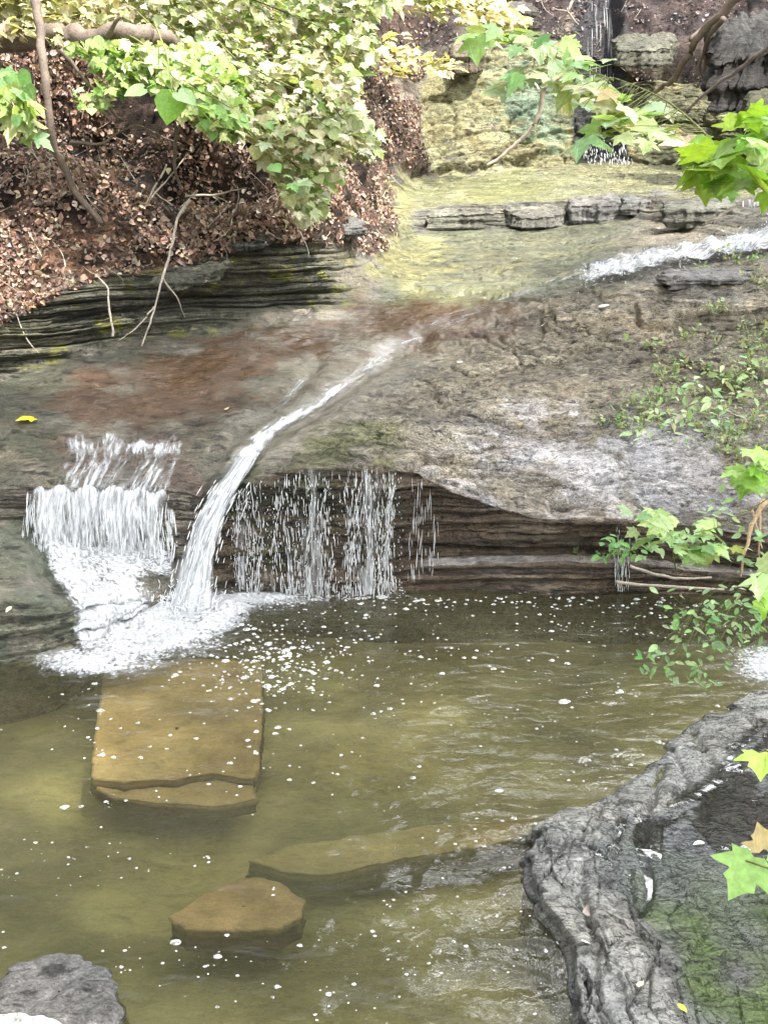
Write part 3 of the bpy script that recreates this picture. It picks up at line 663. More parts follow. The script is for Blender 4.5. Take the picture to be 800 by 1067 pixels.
sp_ = []
for _ in range(520):
    a = rng.normal(0, 1)*.20; c_ = atz(194+rng.normal(0, 1)*20, 634+rng.normal(0, 6), .0); hgt = abs(rng.normal(0, .09)); d_ = rng.normal(0, .012, 3)
    p_ = c_ + np.array([0, -.05, hgt]); t_ = np.linspace(-1, 1, 4)[:, None]
    sp_.append((p_ + d_*t_, rng.uniform(.0015, .0055)*np.array([.4, 1, 1, .4])))
strands('splash', sp_, M_FOAM, jet)
sp_ = []
for _ in range(420):
    u = rng.random(); p_ = eL(u); p_ = np.array([p_[0], p_[1]-.2-abs(rng.normal(0, .08)), .28+abs(rng.normal(0, .07))]); d_ = rng.normal(0, .010, 3); t_ = np.linspace(-1, 1, 4)[:, None]
    sp_.append((p_ + d_*t_, rng.uniform(.0012, .0045)*np.array([.4, 1, 1, .4])))
strands('splash', sp_, M_FOAM, wf)

# the thin veil over the dark cliff
veil = tag(empty('waterfall', at(330, 618, 7.95)), 'thin broken veil of threads trickling down dark mossy rock', 'waterfall')
lipV = np.array([surf(x, y)[0] + np.array([0, -.04, 0]) for x, y in ((236,505),(262,497),(290,492),(320,488),(350,485),(380,484),(402,487),(418,490))])
def eV(u): return np.array([np.interp(u*7, range(8), lipV[:, i]) for i in range(3)])
cl = np.array([.06,.12,.17,.28,.33,.38,.43,.5,.53,.62,.66,.68,.74,.8,.86,.88,.9])
def clV(): return float(np.clip(rng.choice(cl)+rng.normal(0, .014), 0, 1))
strands('threads', fall_threads(1300, eV, lambda u: 0.0, .12, (.0008, .0026), (.02, .09), clV), M_FOAM, veil)
strands('drops', fall_threads(700, eV, lambda u: 0.0, .16, (.0012, .0030), (.006, .02)), M_FOAM, veil)
curtain('curtain', eV, lambda u: 0.0, .07, lambda u, t: (.24+.16*math.sin(u*37)*math.sin(u*11)+.14*math.sin(u*17+1))*edge_soft(u, .06)*(.55+.6*t), M_FALL, parent=veil, nu=220)
lipR = [(448,494),(455,500),(640,545),(648,545),(652,546)]
for i, (x, y) in enumerate(lipR[:0]): pass
tr = tag(empty('water_trickle', at(646, 618, 7.98)), 'faint trickle dripping over the right cliff near the leafy seedlings', 'trickle')
eR = lambda u: surf(640+14*u, 543)[0]+np.array([0, -.03, 0])
strands('threads', fall_threads(60, eR, lambda u: .02, .06, (.0008, .002), (.04, .16)), M_FOAM, tr)
tr2 = tag(empty('water_trickle', at(450, 585, 8.0)), 'faint trickle just right of the mossy veil, over the brown cliff', 'trickle')
eR2 = lambda u: surf(428+26*u, 492)[0]+np.array([0, -.03, 0])
strands('threads', fall_threads(60, eR2, lambda u: .1, .06, (.0008, .002), (.04, .2)), M_FOAM, tr2)

# rapids from the upper right
rap = tag(empty('rapids', at(690, 285, 11.6)), 'white rapids sliding between the ledge and the pale rock hump', 'rapids')
sheet('white_flow', [(830,232),(790,240),(745,254),(690,262),(640,275),(600,288),(575,298)], [(830,268),(800,272),(750,278),(700,286),(660,297),(620,305),(580,305)], lambda u, t: edge_soft(u, .4)*(.80-.12*t+.20*math.sin(t*19+u*5)*math.sin(u*7+t*11))*float(sstep(1.0,.72,t)), M_FLOW, nu=60, nv=180, off=.04, amp=.085, parent=rap)
sp_ = []
for _ in range(500):
    x_ = rng.uniform(600, 810); y_ = np.interp(x_, [600, 690, 800], [296, 275, 250])+rng.normal(0, 7); p_ = surf(x_, y_)[0]+np.array([0, -.05, .06+abs(rng.normal(0, .05))]); d_ = rng.normal(0, .010, 3); t_ = np.linspace(-1, 1, 4)[:, None]
    sp_.append((p_+d_*t_, rng.uniform(.002, .006)*np.array([.4, 1, 1, .4])))
strands('splash', sp_, M_FOAM, rap)
sheet('thin_film', [(690,232),(640,255),(560,288),(490,312),(425,335),(395,362)], [(760,252),(690,266),(600,298),(530,322),(470,346),(430,372)], lambda u, t: .20*edge_soft(u, .45)*float(sstep(1,.85,t))*float(sstep(0,.2,t)), M_FILM, nu=50, nv=110, off=.01, amp=.003, parent=rap)
rap2 = tag(empty('waterfall', at(765, 236, 14)), 'small stepped cascade spilling beside the upper ledge stones', 'waterfall')
eC = lambda u: surf(712+110*u, 209)[0]+np.array([0, -.05, .02])
strands('threads', fall_threads(110, eC, lambda u: eC(u)[2]-.45, .12, (.004, .012), (.05, .3)), M_FOAM, rap2)
curtain('curtain', eC, lambda u: eC(u)[2]-.5, .1, lambda u, t: .45*edge_soft(u, .1)*(.4+u), M_FALL, parent=rap2, nu=60, nv=30)

# far narrow fall
ff = tag(empty('waterfall', at(626, 168, 20.2)), 'narrow grey fall in a dark cleft high behind the ledges', 'waterfall')
topF = at(622, -8, 22.3); 
eF = lambda u: topF + np.array([(u-.5)*.62, 0, 0])
curtain('curtain', eF, lambda u: 3.25, 1.0, lambda u, t: edge_soft(u, .25)*(.19+.10*math.sin(u*19)), M_FALL, parent=ff, nu=50, nv=90, su=.45)
strands('threads', fall_threads(36, eF, lambda u: 3.25, 1.0, (.002, .005), (.1, .5)), M_FOAM, ff)
eF2 = lambda u: at(604+46*u, 143+6*abs(u-.5), 20.1)
strands('threads', fall_threads(150, eF2, lambda u: 3.2+.02, .7, (.0015, .004), (.03, .09)), M_FOAM, ff)

# ------------------------------------------------------------------ foam on the pool
def inpoly(x, y, pts):
    r = np.zeros(np.shape(x), bool); n = len(pts)
    for i in range(n):
        x0, y0 = pts[i]; x1, y1 = pts[(i+1) % n]
        r ^= ((y0 > y) != (y1 > y)) & (x < (x1-x0)*(y-y0)/(y1-y0+1e-12)+x0)
    return r
nx_, ny_ = 240, 120
fx = np.linspace(15, 480, nx_); fy = np.linspace(722, 612, ny_)
FX, FY = np.meshgrid(fx, fy)
FP = atz(FX, FY, .02)
d1 = np.exp(-(((FX-150)/75)**2+((FY-662-.0*(FX))/30)**2))*1.15 + np.exp(-(((FX-200)/55)**2+((FY-636)/20)**2))*1.2 + .75*np.exp(-(((FX-80)/55)**2+((FY-692)/14)**2)) + .55*np.exp(-(((FX-290)/60)**2+((FY-626)/9)**2)) + .40*np.exp(-((FY-622)/5.0)**2)*(FX > 230)*(1-sstep(400,470,FX))
d1 = np.clip(d1, 0, .88)*(.72+.55*fbm(FP*np.array([3.5,3.5,1]), 3)+.2*(d1 > .9))
d1 = np.clip(d1, 0, 1.0)*sstep(15, 40, FX)*sstep(722, 700, FY)
FP[..., 2] += .07*np.clip(fbm(FP*np.array([6,6,1]), 4)+.25, 0, 1)*d1
fm = grid_mesh('foam', FP, M_CHURN, None, {'flow': FP.reshape(-1, 3)*np.array([1,1,0]), 'dens': d1.ravel()})
tag(fm, 'bright foam spreading over the pool from the jet base', 'foam', kind='stuff')
# flecks
POOLPX = [(0,705),(60,700),(150,700),(240,640),(300,625),(740,628),(800,660),(800,715),(740,745),(690,785),(600,848),(560,872),(543,905),(580,970),(600,1067),(0,1067)]
fl = []
while len(fl) < 620:
    y = 622+rng.random()**1.7*445; x = rng.uniform(0, 800)
    if fbm(np.array([x/70., y/28., 2.0]), 3) < rng.normal(.05, .12): continue
    if inpoly(np.array([x]), np.array([y]), POOLPX)[0]: fl.append((x, y, rng.lognormal(-.5, .55)))
for _ in range(330): fl.append((rng.normal(285, 38), rng.normal(690, 22), rng.lognormal(-.05, .55)))
for _ in range(120): fl.append((rng.uniform(240, 700), 622+abs(rng.normal(0, 7)), rng.lognormal(.1, .4)))
for _ in range(80): fl.append((rng.normal(240, 100), rng.normal(740, 40), rng.lognormal(.1, .4)))
for _ in range(160): fl.append((rng.normal(480, 170), rng.normal(650, 30), rng.lognormal(-.1, .4)))
Vs, Ls, Ts, b = [], [], [], 0
for x, y, sz in fl:
    c = atz(x, y, .012); r = .0072*sz*(1+.25*(c[1]-4)/4); n = 8; a = np.arange(n)*2*math.pi/n + rng.random()
    k = 1+rng.normal(0, .15, n)
    ring = c + np.stack([np.cos(a)*r*k*1.2, np.sin(a)*r*k, 0*a], -1)
    Vs.append(np.concatenate([ring, ring*.55+c*.45+np.array([0,0,.4*r]), [c+np.array([0,0,.5*r])]]))
    for i in range(n):
        j = (i+1) % n; Ls += [b+i, b+j, b+n+j, b+n+i]; Ts.append(4); Ls += [b+n+i, b+n+j, b+2*n]; Ts.append(3)
    b += 2*n+1
fk = mesh('foam_flecks', np.concatenate(Vs), Ls, Ts, M_FLECK); tag(fk, 'scattered white foam flecks drifting on the pool', 'foam', kind='stuff')
# bright riffle at the right margin
FX, FY = np.meshgrid(np.linspace(735, 900, 90), np.linspace(725, 662, 60)); FP = atz(FX, FY, .02)
d2 = np.clip(np.exp(-(((FX-810)/50)**2+((FY-692)/22)**2))*.85, 0, 1)*sstep(725, 712, FY)
fm2 = grid_mesh('foam', FP, M_CHURN, None, {'flow': FP.reshape(-1, 3)*np.array([1,1,0]), 'dens': d2.ravel()}); tag(fm2, 'patch of white water at the pool margin under the seedlings', 'foam', kind='stuff')

# ------------------------------------------------------------------ leaves
def half_fold(outline, fold=.12, droop=.18):
    R = np.array(outline, float); n = len(R)              # from base (0,0) to tip (0,1) up the right side
    Lf = R[1:-1]*np.array([-1, 1])
    V2 = np.concatenate([R, Lf]); z = np.abs(V2[:, 0])*fold - droop*(V2[:, 0]**2+ .8*(V2[:, 1]-.3)**2)
    polys = [list(range(n)), [0] + list(range(n-1, n)) + list(range(n+len(Lf)-1, n-1, -1))]
    return np.concatenate([V2, z[:, None]], 1), polys
MAPLE = half_fold([(0,0),(.2,-.1),(.33,-.02),(.52,.0),(.42,.14),(.55,.26),(.76,.5),(.62,.52),(.5,.5),(.3,.47),(.36,.68),(.24,.74),(.15,.86),(0,1.12)])
GRAPE = half_fold([(0,0),(.18,-.12),(.4,-.08),(.52,.12),(.56,.34),(.46,.5),(.4,.62),(.26,.8),(0,1.05)])
OVATE = half_fold([(0,0),(.16,.14),(.25,.36),(.2,.64),(0,1.0)])
CURL = half_fold([(0,0),(.22,.12),(.36,.4),(.25,.7),(0,1.0)], .5, .45)
def leaves(name, template, O, D, Nn, S, Cc, mat, parent=None):
    T, polys = template; O, D, Nn, S, Cc = map(np.asarray, (O, D, Nn, S, Cc))
    D = D/(np.linalg.norm(D, axis=1, keepdims=True)+1e-9); sd = np.cross(D, Nn); sd /= np.linalg.norm(sd, axis=1, keepdims=True)+1e-9
    Nn = np.cross(sd, D)
    n, kk = len(O), len(T)
    wob = rng.uniform(.4, 1.8, (n, 1)); asp = rng.uniform(.85, 1.15, (n, 1))
    V = O[:, None] + S[:, None, None]*((T[None, :, 0]*asp)[..., None]*sd[:, None] + T[None, :, 1, None]*D[:, None] + (T[None, :, 2]*wob)[..., None]*Nn[:, None])
    pl = np.concatenate([np.array(p) for p in polys]); tot = np.array([len(p) for p in polys])
    loops = (np.arange(n)[:, None]*kk + pl[None]).ravel()
    shade = np.repeat(Cc[:, None], kk, 1)*(1+.12*(T[None, :, 1, None]-.5))
    return mesh(name, V.reshape(-1, 3), loops, np.tile(tot, n), mat, parent, {'col': shade.reshape(-1, 3)}, smooth=False)
def unit(v): v = np.asarray(v, float); return v/(np.linalg.norm(v, axis=-1, keepdims=True)+1e-9)
def tube(name, pts, r0, r1, mat, parent=None, seg_=7, wob=0.0, n=None):
    pts = np.asarray(pts, float); n = n or max(10, 6*len(pts))
    L = np.concatenate([[0], np.cumsum(np.linalg.norm(np.diff(pts, axis=0), axis=1))]); s = np.linspace(0, L[-1], n)
    Q = np.stack([np.interp(s, L, pts[:, i]) for i in range(3)], -1)
    if n > 14: Q = np.stack([gsm(Q[:, i], 1.2) for i in range(3)], -1)
    if wob: Q = Q + wob*np.stack([fbm(Q*5+i*13, 3) for i in range(3)], -1)
    t = unit(np.gradient(Q, axis=0)); ref = np.where(np.abs(t[:, 2:3]) > .8, [[1., 0, 0]], [[0, 0, 1.]])
    a = unit(np.cross(t, ref)); b_ = np.cross(t, a); th_ = np.arange(seg_)*2*math.pi/seg_
    r = np.linspace(r0, r1, n)*(1+.15*noise(Q*9))
    V = Q[:, None] + r[:, None, None]*(np.cos(th_)[None, :, None]*a[:, None]+np.sin(th_)[None, :, None]*b_[:, None])
    l, tt_ = grid_loops(n, seg_, wrap=True)
    V = V.reshape(-1, 3); caps = [list(range(seg_))[::-1], [(n-1)*seg_+i for i in range(seg_)]]
    loops = np.concatenate([l.ravel(), np.array(caps).ravel()]); tot = np.concatenate([tt_, [seg_, seg_]])
    return mesh(name, V, loops, tot, mat, parent)
def pick(cols, n, var=.18):
    c = np.array(cols)[rng.integers(0, len(cols), n)]; return np.clip(c*(1+rng.normal(0, var, (n, 1)))*(1+rng.normal(0, .06, (n, 3))), .01, .9)
def sample_poly(pts, n):
    pts = list(pts); xs_ = [p[0] for p in pts]; ys_ = [p[1] for p in pts]; r = []
    while len(r) < n:
        x = rng.uniform(min(xs_), max(xs_), n); y = rng.uniform(min(ys_), max(ys_), n); k = inpoly(x, y, pts)
        r += list(zip(x[k], y[k]))
    return np.array(r[:n])
def ter_depth(px, py): return surf(px, py)[0][1]

PALE = [(.48,.48,.31),(.43,.46,.23),(.56,.54,.41),(.34,.43,.16),(.60,.57,.46),(.40,.44,.19),(.58,.55,.43)]
GREEN = [(.20,.34,.08),(.26,.4,.1),(.16,.30,.07),(.32,.42,.12)]
CREAM = [(.6,.56,.38),(.55,.52,.3),(.5,.5,.22),(.64,.58,.44)]

def spray_cloud(name, poly, n, depth_front, size, cols, template, label, cat, flow=(.8, -.25, -.5), spread=.5, flat=.78, thick=.9, stems=14, group=None, stem_mat=None):
    """leafy shrub hanging off the bank: leaves on layered sprays within a volume thick metres deep"""
    pts = sample_poly(poly, n)
    # gather into sprays so that layers and gaps appear
    nc = max(4, n//14); cen = pts[rng.integers(0, n, nc)]
    which = rng.integers(0, nc, n)
    a_, b_ = rng.normal(0, 30, n), rng.normal(0, 6.5, n); q = cen[which] + np.stack([a_*.9-b_*.42, a_*.42+b_*.9], -1)
    k = inpoly(q[:, 0], q[:, 1], poly); q[~k] = pts[~k]
    dc = rng.random(nc)
    Y = np.array([min(ter_depth(x, y)-.12, depth_front + thick*(dc[w]+rng.normal(0, .06)) + .9*sstep(150, 0, y)) for (x, y), w in zip(q, which)])
    O = at(q[:, 0], q[:, 1], Y)
    D = unit(np.array(flow)) + rng.normal(0, spread, (n, 3))
    up = unit(np.array([.1, -.35, 1.0])); Nn = up + rng.normal(0, 1-flat, (n, 3))
    big = rng.random(n) < .14; Nn[big] += np.array([0, -1.2, .2]); D[big] += np.array([0, 0, -.8])
    S = size*rng.lognormal(0, .28, n)
    e = empty(name, O.mean(0) - np.array([0, 0, 1.0])); tag(e, label, cat, group)
    hf = rng.random(n) < (.3 if template is GRAPE else .75); cl_ = pick(cols, nc, .22)[which]*.6 + pick(cols, n)*.4; cl_ = cl_*rng.uniform(.75, 1.15, nc)[which][:, None]
    leaves('leaves', template, O[hf], D[hf], Nn[hf], S[hf], cl_[hf], M_LEAF, e)
    leaves('leaves', MAPLE if template is GRAPE else GRAPE, O[~hf], D[~hf], Nn[~hf], S[~hf]*.95, cl_[~hf], M_LEAF, e)
    for s in range(stems):
        a = O[which == rng.integers(0, nc)]
        if len(a) < 3: continue
        a = a[np.argsort(a[:, 0])]; 
        st = a[0] + np.array([-.5, .5, .35]); pth = np.array([st, .5*(st+a[len(a)//2])+np.array([0, 0, .1]), a[len(a)//2], a[-1]])
        tube('stem', pth, .010, .004, stem_mat or M_STEM, e, 5)
    return e

spray_cloud('bank_shrub', [(110,-40),(430,-40),(420,5),(395,12),(385,30),(400,55),(372,70),(372,110),(402,150),(385,165),(350,160),(362,185),(340,200),(335,225),(316,238),(296,215),(280,180),(262,150),(246,146),(228,120),(200,60),(130,20)], 4800, 10.2, .086, PALE+PALE+GREEN[:3], GRAPE,
            'large sunlit pale green shrub cascading down the bank over leaf litter', 'shrub', thick=1.4, stems=22)
spray_cloud('bank_shrub', [(66,40),(130,38),(200,45),(250,70),(262,110),(246,145),(215,138),(190,120),(165,98),(140,82),(118,100),(105,118),(74,112),(80,92),(110,76),(70,62)], 800, 9.6, .08, GREEN+PALE[:2], MAPLE,
            'bright green lobed leaf spray hanging before the dark hollow', 'shrub', flat=.55, thick=.6, stems=8)
spray_cloud('hanging_vine', [(-40,70),(22,72),(36,95),(34,112),(40,125),(36,150),(20,146),(14,118),(-40,118)], 60, 9.0, .14, [(.22,.36,.14),(.18,.32,.13),(.34,.42,.12),(.4,.45,.2)], MAPLE,
            'blue-green vine leaves dangling at the picture edge beside a thin trunk', 'vine', flow=(.1,-.3,-1), flat=.2, thick=.5, stems=4)
spray_cloud('ledge_creeper', [(-60,-40),(120,-40),(150,5),(120,22),(128,40),(60,44),(-60,46)], 1500, 9.9, .085, CREAM+PALE[:3], GRAPE,
            'cream pale leafy creeper draped over the fallen log', 'creeper', thick=.8, stems=6)
spray_cloud('ledge_creeper', [(395,-20),(470,-20),(545,8),(560,18),(520,36),(500,30),(470,24),(430,12),(398,10)], 330, 17.0, .13, CREAM+PALE[:2], GRAPE,
            'pale leafy creeper trailing along the top of the algae covered wall', 'creeper', flow=(1,-.2,-.25), thick=1.0, stems=5)
spray_cloud('ledge_creeper', [(398,30),(425,35),(450,60),(470,58),(480,72),(455,78),(430,68),(415,80),(398,75)], 90, 16.5, .13, CREAM+[(.5,.5,.1)], GRAPE,
            'few cream and yellow leaves on the bare bank beside the algae wall', 'creeper', flow=(1,-.2,-.3), thick=.8, stems=3)
# two big single leaves seen from below
e = tag(empty('grape_vine', at(172, 130, 9.2)), 'two broad vivid green leaves glowing against the hollow', 'vine')
leaves('leaves', GRAPE, [at(180,98,9.3), at(186,96,9.25), at(150,92,9.3)], [(-.25,-.2,-1),(.6,-.2,-.35),(-.6,-.2,-.2)], [(0,-1,.35),(.2,-.6,.8),(0,-.6,.8)], np.array([.23,.17,.16]), [(.17,.33,.045),(.28,.42,.18),(.32,.42,.2)], M_LEAF, e)
tube('stem', [at(180,98,9.3), at(175,60,9.9), at(160,20,10.6)], .006, .008, M_STEM, e)

# ------------------------------------------------------------------ leaf litter on the bank (uncountable)
cand = np.argwhere((soil > .3) & (PXd > -60) & (PXd < 860) & (PYd > -30) & (PYd < 360))
wgt = np.array([1.0 if PXd[i, j] < 420 else 1.6 for i, j in cand]); wgt *= np.array([NR[i,j,1]*-1+.8 for i, j in cand]).clip(.1, 2); wgt *= (.04+np.clip(.6+2.4*fbm(np.array([base[i, j] for i, j in cand])*2.2+14, 4), 0, 1.4)); wgt *= np.array([1-.8*min(hol[i, j]+rec[i, j], 1) for i, j in cand])
idx = cand[rng.choice(len(cand), 30000, p=wgt/wgt.sum())]
O = P[idx[:, 0], idx[:, 1]] + NR[idx[:, 0], idx[:, 1]]*rng.uniform(.005, .04, (len(idx), 1)); Nn = NR[idx[:, 0], idx[:, 1]] + rng.normal(0, .4, (len(idx), 3))
lc = pick([(.27,.17,.125),(.34,.22,.16),(.18,.115,.09),(.43,.31,.24),(.52,.41,.33),(.14,.095,.08)], len(idx), .25)
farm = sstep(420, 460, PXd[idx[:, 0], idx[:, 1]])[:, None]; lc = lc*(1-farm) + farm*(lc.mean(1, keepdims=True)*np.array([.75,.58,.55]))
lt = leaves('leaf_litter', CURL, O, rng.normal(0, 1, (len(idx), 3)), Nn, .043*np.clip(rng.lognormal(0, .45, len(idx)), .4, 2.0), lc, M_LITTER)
tw = []
for q in cand[rng.choice(len(cand), 420, p=wgt/wgt.sum())]:
    p0 = P[q[0], q[1]]; d = unit(np.cross(NR[q[0], q[1]], rng.normal(0, 1, 3))); l_ = rng.uniform(.12, .55); t_ = np.linspace(0, 1, 6)[:, None]
    tw.append((p0 + NR[q[0], q[1]]*(.03+.05*rng.random()) + d*l_*t_ + rng.normal(0, .03, 3)*np.sin(t_*3), np.linspace(1, .5, 6)*rng.uniform(.003, .008)))
tl = strands('twig_litter', tw, M_TWIG); tag(tl, 'fine bleached twigs strewn through the leaf litter', 'twig litter', kind='stuff')
tag(lt, 'brown dead leaf litter covering the bank and hillside', 'leaf litter', kind='stuff')

# single fallen leaves one can point to
def fallen(px, py, size, colr, label, tmpl=MAPLE, onout=False, nm='fallen_leaf'):
    p, nn = (osurf if onout else surf)(px, py)
    o = leaves(nm, tmpl, [p+nn*.025], [rng.normal(0, 1, 3)*np.array([1, 1, .1])], [nn], np.array([size]), [colr], M_LITTER)
    return tag(o, label, 'leaf')
fallen(36, 437, .15, (.75,.62,.03), 'bright yellow leaf lying alone on the grey slab above the curtain fall')
fallen(238, 428, .09, (.62,.5,.25), 'small buff leaf on the brown slab beside the chute', OVATE)
fallen(12, 633, .07, (.75,.66,.4), 'pale leaf on the low mossy rock by the curtain fall', OVATE)
fallen(567, 337, .11, (.7,.68,.6), 'whitish leaf on the crest of the rock hump', OVATE); fallen(622, 321, .12, (.7,.66,.55), 'pale leaf on the hump beside the white rapids', OVATE); fallen(762, 433, .09, (.62,.52,.36), 'buff leaf resting among weeds on the hump', OVATE)
fallen(540, 270, .16, (.7,.7,.5), 'cream leaf on the flat algae tinted bed', OVATE); fallen(475, 378, .09, (.7,.68,.6), 'tiny white leaf on the tan hump by the chute head', OVATE)
fallen(706, 1049, .05, (.45,.6,.06), 'small lime leaf on the mossy outcrop', OVATE, True); fallen(666, 1030, .055, (.72,.66,.42), 'pale yellow leaf on the outcrop moss', OVATE, True); fallen(615, 942, .06, (.5,.42,.36), 'curled beige leaf on the outcrop rim', CURL, True); fallen(607, 985, .05, (.75,.73,.68), 'tiny white leaf on the outcrop rim crack', OVATE, True); fallen(732, 884, .06, (.8,.78,.72), 'white crumpled leaf beside the big green leaf', CURL, True)
fallen(745, 265, .2, (.2,.11,.04), 'brown curled leaf standing in the rapids', CURL)

# ------------------------------------------------------------------ trunks, sticks, log
def stick(name, pts, r0, r1, mat, label, cat, wob=.02, twigs=()):
    W_ = [at(x, y, Y) for x, y, Y in pts]
    e = empty(name, W_[0]); tag(e, label, cat)
    tube('stem', W_, r0, r1, mat, e, 8, wob, n=40)
    for t in twigs: tube('twig', [at(*p) for p in t], r1*1.3, r1*.5, mat, e, 5, wob, n=18)
    return e
stick('thin_trunk', [(34,-12,10.6),(43,30,10.45),(48,80,10.3),(52,130,10.3),(62,165,10.5),(78,200,10.7),(108,235,10.75)], .042, .028, M_BARK, 'bent grey thin trunk rooted in the leaf litter', 'trunk', .03)
stick('bare_branch', [(62,50,10.3),(100,95,10.4),(125,125,10.6)], .02, .008, M_BARK, 'short dark bare branch crossing the hollow', 'branch')
stick('bare_branch', [(200,208,11.0),(185,225,10.9),(178,262,10.6),(160,325,10.5),(148,362,10.4)], .016, .008, M_TWIG, 'long bleached forked twig hanging over the strata', 'branch', .02, [[(162,318,10.5),(140,345,10.4),(122,356,10.4)],[(170,290,10.55),(185,310,10.7),(194,332,10.8)],[(180,215,10.9),(168,205,10.8),(160,196,10.8)]])
stick('bare_branch', [(192,205,11.1),(222,204,11.1),(258,196,11.3)], .012, .005, M_TWIG, 'pale twig lying level on the litter', 'branch', .02, [[(222,204,11.1),(240,212,11.2),(215,238,11.1)]])
stick('bare_branch', [(72,148,10.6),(105,150,10.7),(140,130,10.9),(190,150,11.2)], .014, .007, M_BARK, 'arched brown bare stem low in the hollow', 'branch', .02)
stick('bare_branch', [(185,130,10.7),(182,180,10.9),(190,200,11.0)], .02, .014, M_BARK, 'upright brown stem below the two broad leaves', 'branch', .02)
stick('bare_branch', [(118,352,10.2),(112,300,10.4),(100,285,10.6)], .012, .006, M_TWIG, 'short twig across the layered strata', 'branch')
stick('bare_branch', [(175,170,10.8),(150,215,10.7),(196,160,11)], .01, .005, M_TWIG, 'thin pale twig crossing an upright stem', 'branch')
lg = empty('fallen_log', at(20, 45, 11.0)); tag(lg, 'brown fallen log under the pale creeper', 'log')
tube('log', [at(-60,44,11.0), at(20,42,10.9), at(75,36,10.7), at(120,38,10.5), at(150,33,10.6), at(182,47,10.9)], .105, .06, M_BARK, lg, 14, .09, n=60)
tube('broken_stub', [at(112,38,10.45), at(120,24,10.3), at(126,16,10.25)], .03, .012, M_BARK, lg, 8, .02)
stick('dead_branch', [(775,-8,17),(735,28,17.4),(715,60,17.8),(700,85,18.2),(680,96,18.6)], .07, .035, M_BARK, 'thick dead grey branch leaning on the dark rocks', 'branch', .05, [[(720,45,17.6),(733,25,17.8),(736,70,18),(734,90,18.1)],[(752,15,17),(728,62,17.9),(732,84,18)]])
stick('dead_branch', [(830,28,12),(800,48,12.3),(760,78,12.6),(738,96,12.8),(712,114,13)], .03, .015, M_BARK, 'thin dead branch slanting before the dark overhang', 'branch', .03)
stick('dead_branch', [(605,62,19.3),(566,92,19.6),(562,118,19.7),(551,138,19.8),(530,155,19.9),(505,176,20)], .05, .025, M_TWIG, 'forked pale branch lying across the algae wall', 'branch', .05, [[(562,92,19.6),(552,80,19.6)]])
stick('dead_branch', [(600,-5,21),(590,12,21),(582,30,21.2)], .03, .012, M_TWIG, 'pale bare twig hanging beside the narrow grey fall', 'branch', .03, [[(590,12,21),(575,8,21)],[(590,12,21),(603,25,21)]])
for pts, lb in (([(640,606,7.9),(700,612,7.85),(755,614,7.8)], 'straight wet stick lying along the cliff foot'), ([(655,590,7.95),(700,604,7.9),(742,602,7.85)], 'thin brown stick crossing behind the straight wet stick')):
    stick('driftwood_stick', pts, .014, .008, M_TWIG, lb, 'stick', .015)

# ------------------------------------------------------------------ loose blocks by the ledges
blk = dict(rough=.05, round_=.3, wet=.45)
def block(px_pts, Y0, Y1, h, colr, label, nm='rock_slab', wet=.4, rough=.04):
    """flat stone resting on a ledge: front edge at depth Y0 seen along its lower line, top receding to Y1"""
    ys_ = np.array([p[1] for p in px_pts], float); lo, hi = ys_.min(), ys_.max()
    dep = [Y1 + (Y0-Y1)*((y-lo)/(hi-lo+1e-6)) for y in ys_]
    return stone(nm, px_pts, 0, h, colr, label, 'rock', depth=dep, wet=wet, rough=rough, round_=.25)
block([(441,217),(470,212),(520,210),(540,213),(525,220),(480,223),(445,224)], 16.5, 17.1, .24, (.17,.165,.13), 'long layered grey slab at the lip of the algae pool')
block([(525,214),(545,210),(575,211),(590,217),(575,225),(545,226),(535,221)], 16.35, 16.9, .22, (.15,.145,.12), 'rounded grey slab overhanging a dark gap on the upper ledge')
block([(592,206),(620,202),(648,203),(650,210),(625,213),(596,212)], 16.4, 16.9, .30, (.16,.155,.145), 'smooth grey block at the middle of the upper ledge')
block([(648,203),(690,198),(708,201),(705,207),(670,211),(650,210)], 16.3, 16.9, .18, (.13,.13,.12), 'thin dark slab beside the smooth grey block')
block([(690,208),(730,205),(765,208),(770,214),(730,217),(695,216)], 14.8, 15.3, .26, (.10,.105,.09), 'dark jutting slab over the stepped cascade')
block([(612,273),(632,268),(652,271),(656,277),(635,281),(614,280)], 12.9, 13.2, .16, (.10,.10,.105), 'dark wet stone poking from the rapids edge', 'wet_stone', .9)
block([(690,282),(730,278),(775,279),(800,283),(770,288),(700,289)], 11.1, 11.5, .12, (.16,.15,.14), 'grey slab edging the rapids above the hump')
block([(343,232),(362,226),(380,229),(378,236),(355,240)], 12.9, 13.3, .12, (.13,.13,.125), 'small dark slab stuck out of the bank edge')
block([(236,247),(262,242),(285,241),(276,249),(244,253)], 11.6, 12.0, .10, (.10,.10,.09), 'flat black slab on top of the bank strata')
block([(158,290),(200,276),(240,270),(230,282),(180,296)], 11.0, 11.4, .09, (.11,.11,.085), 'thin mossy shale plate protruding from the strata')
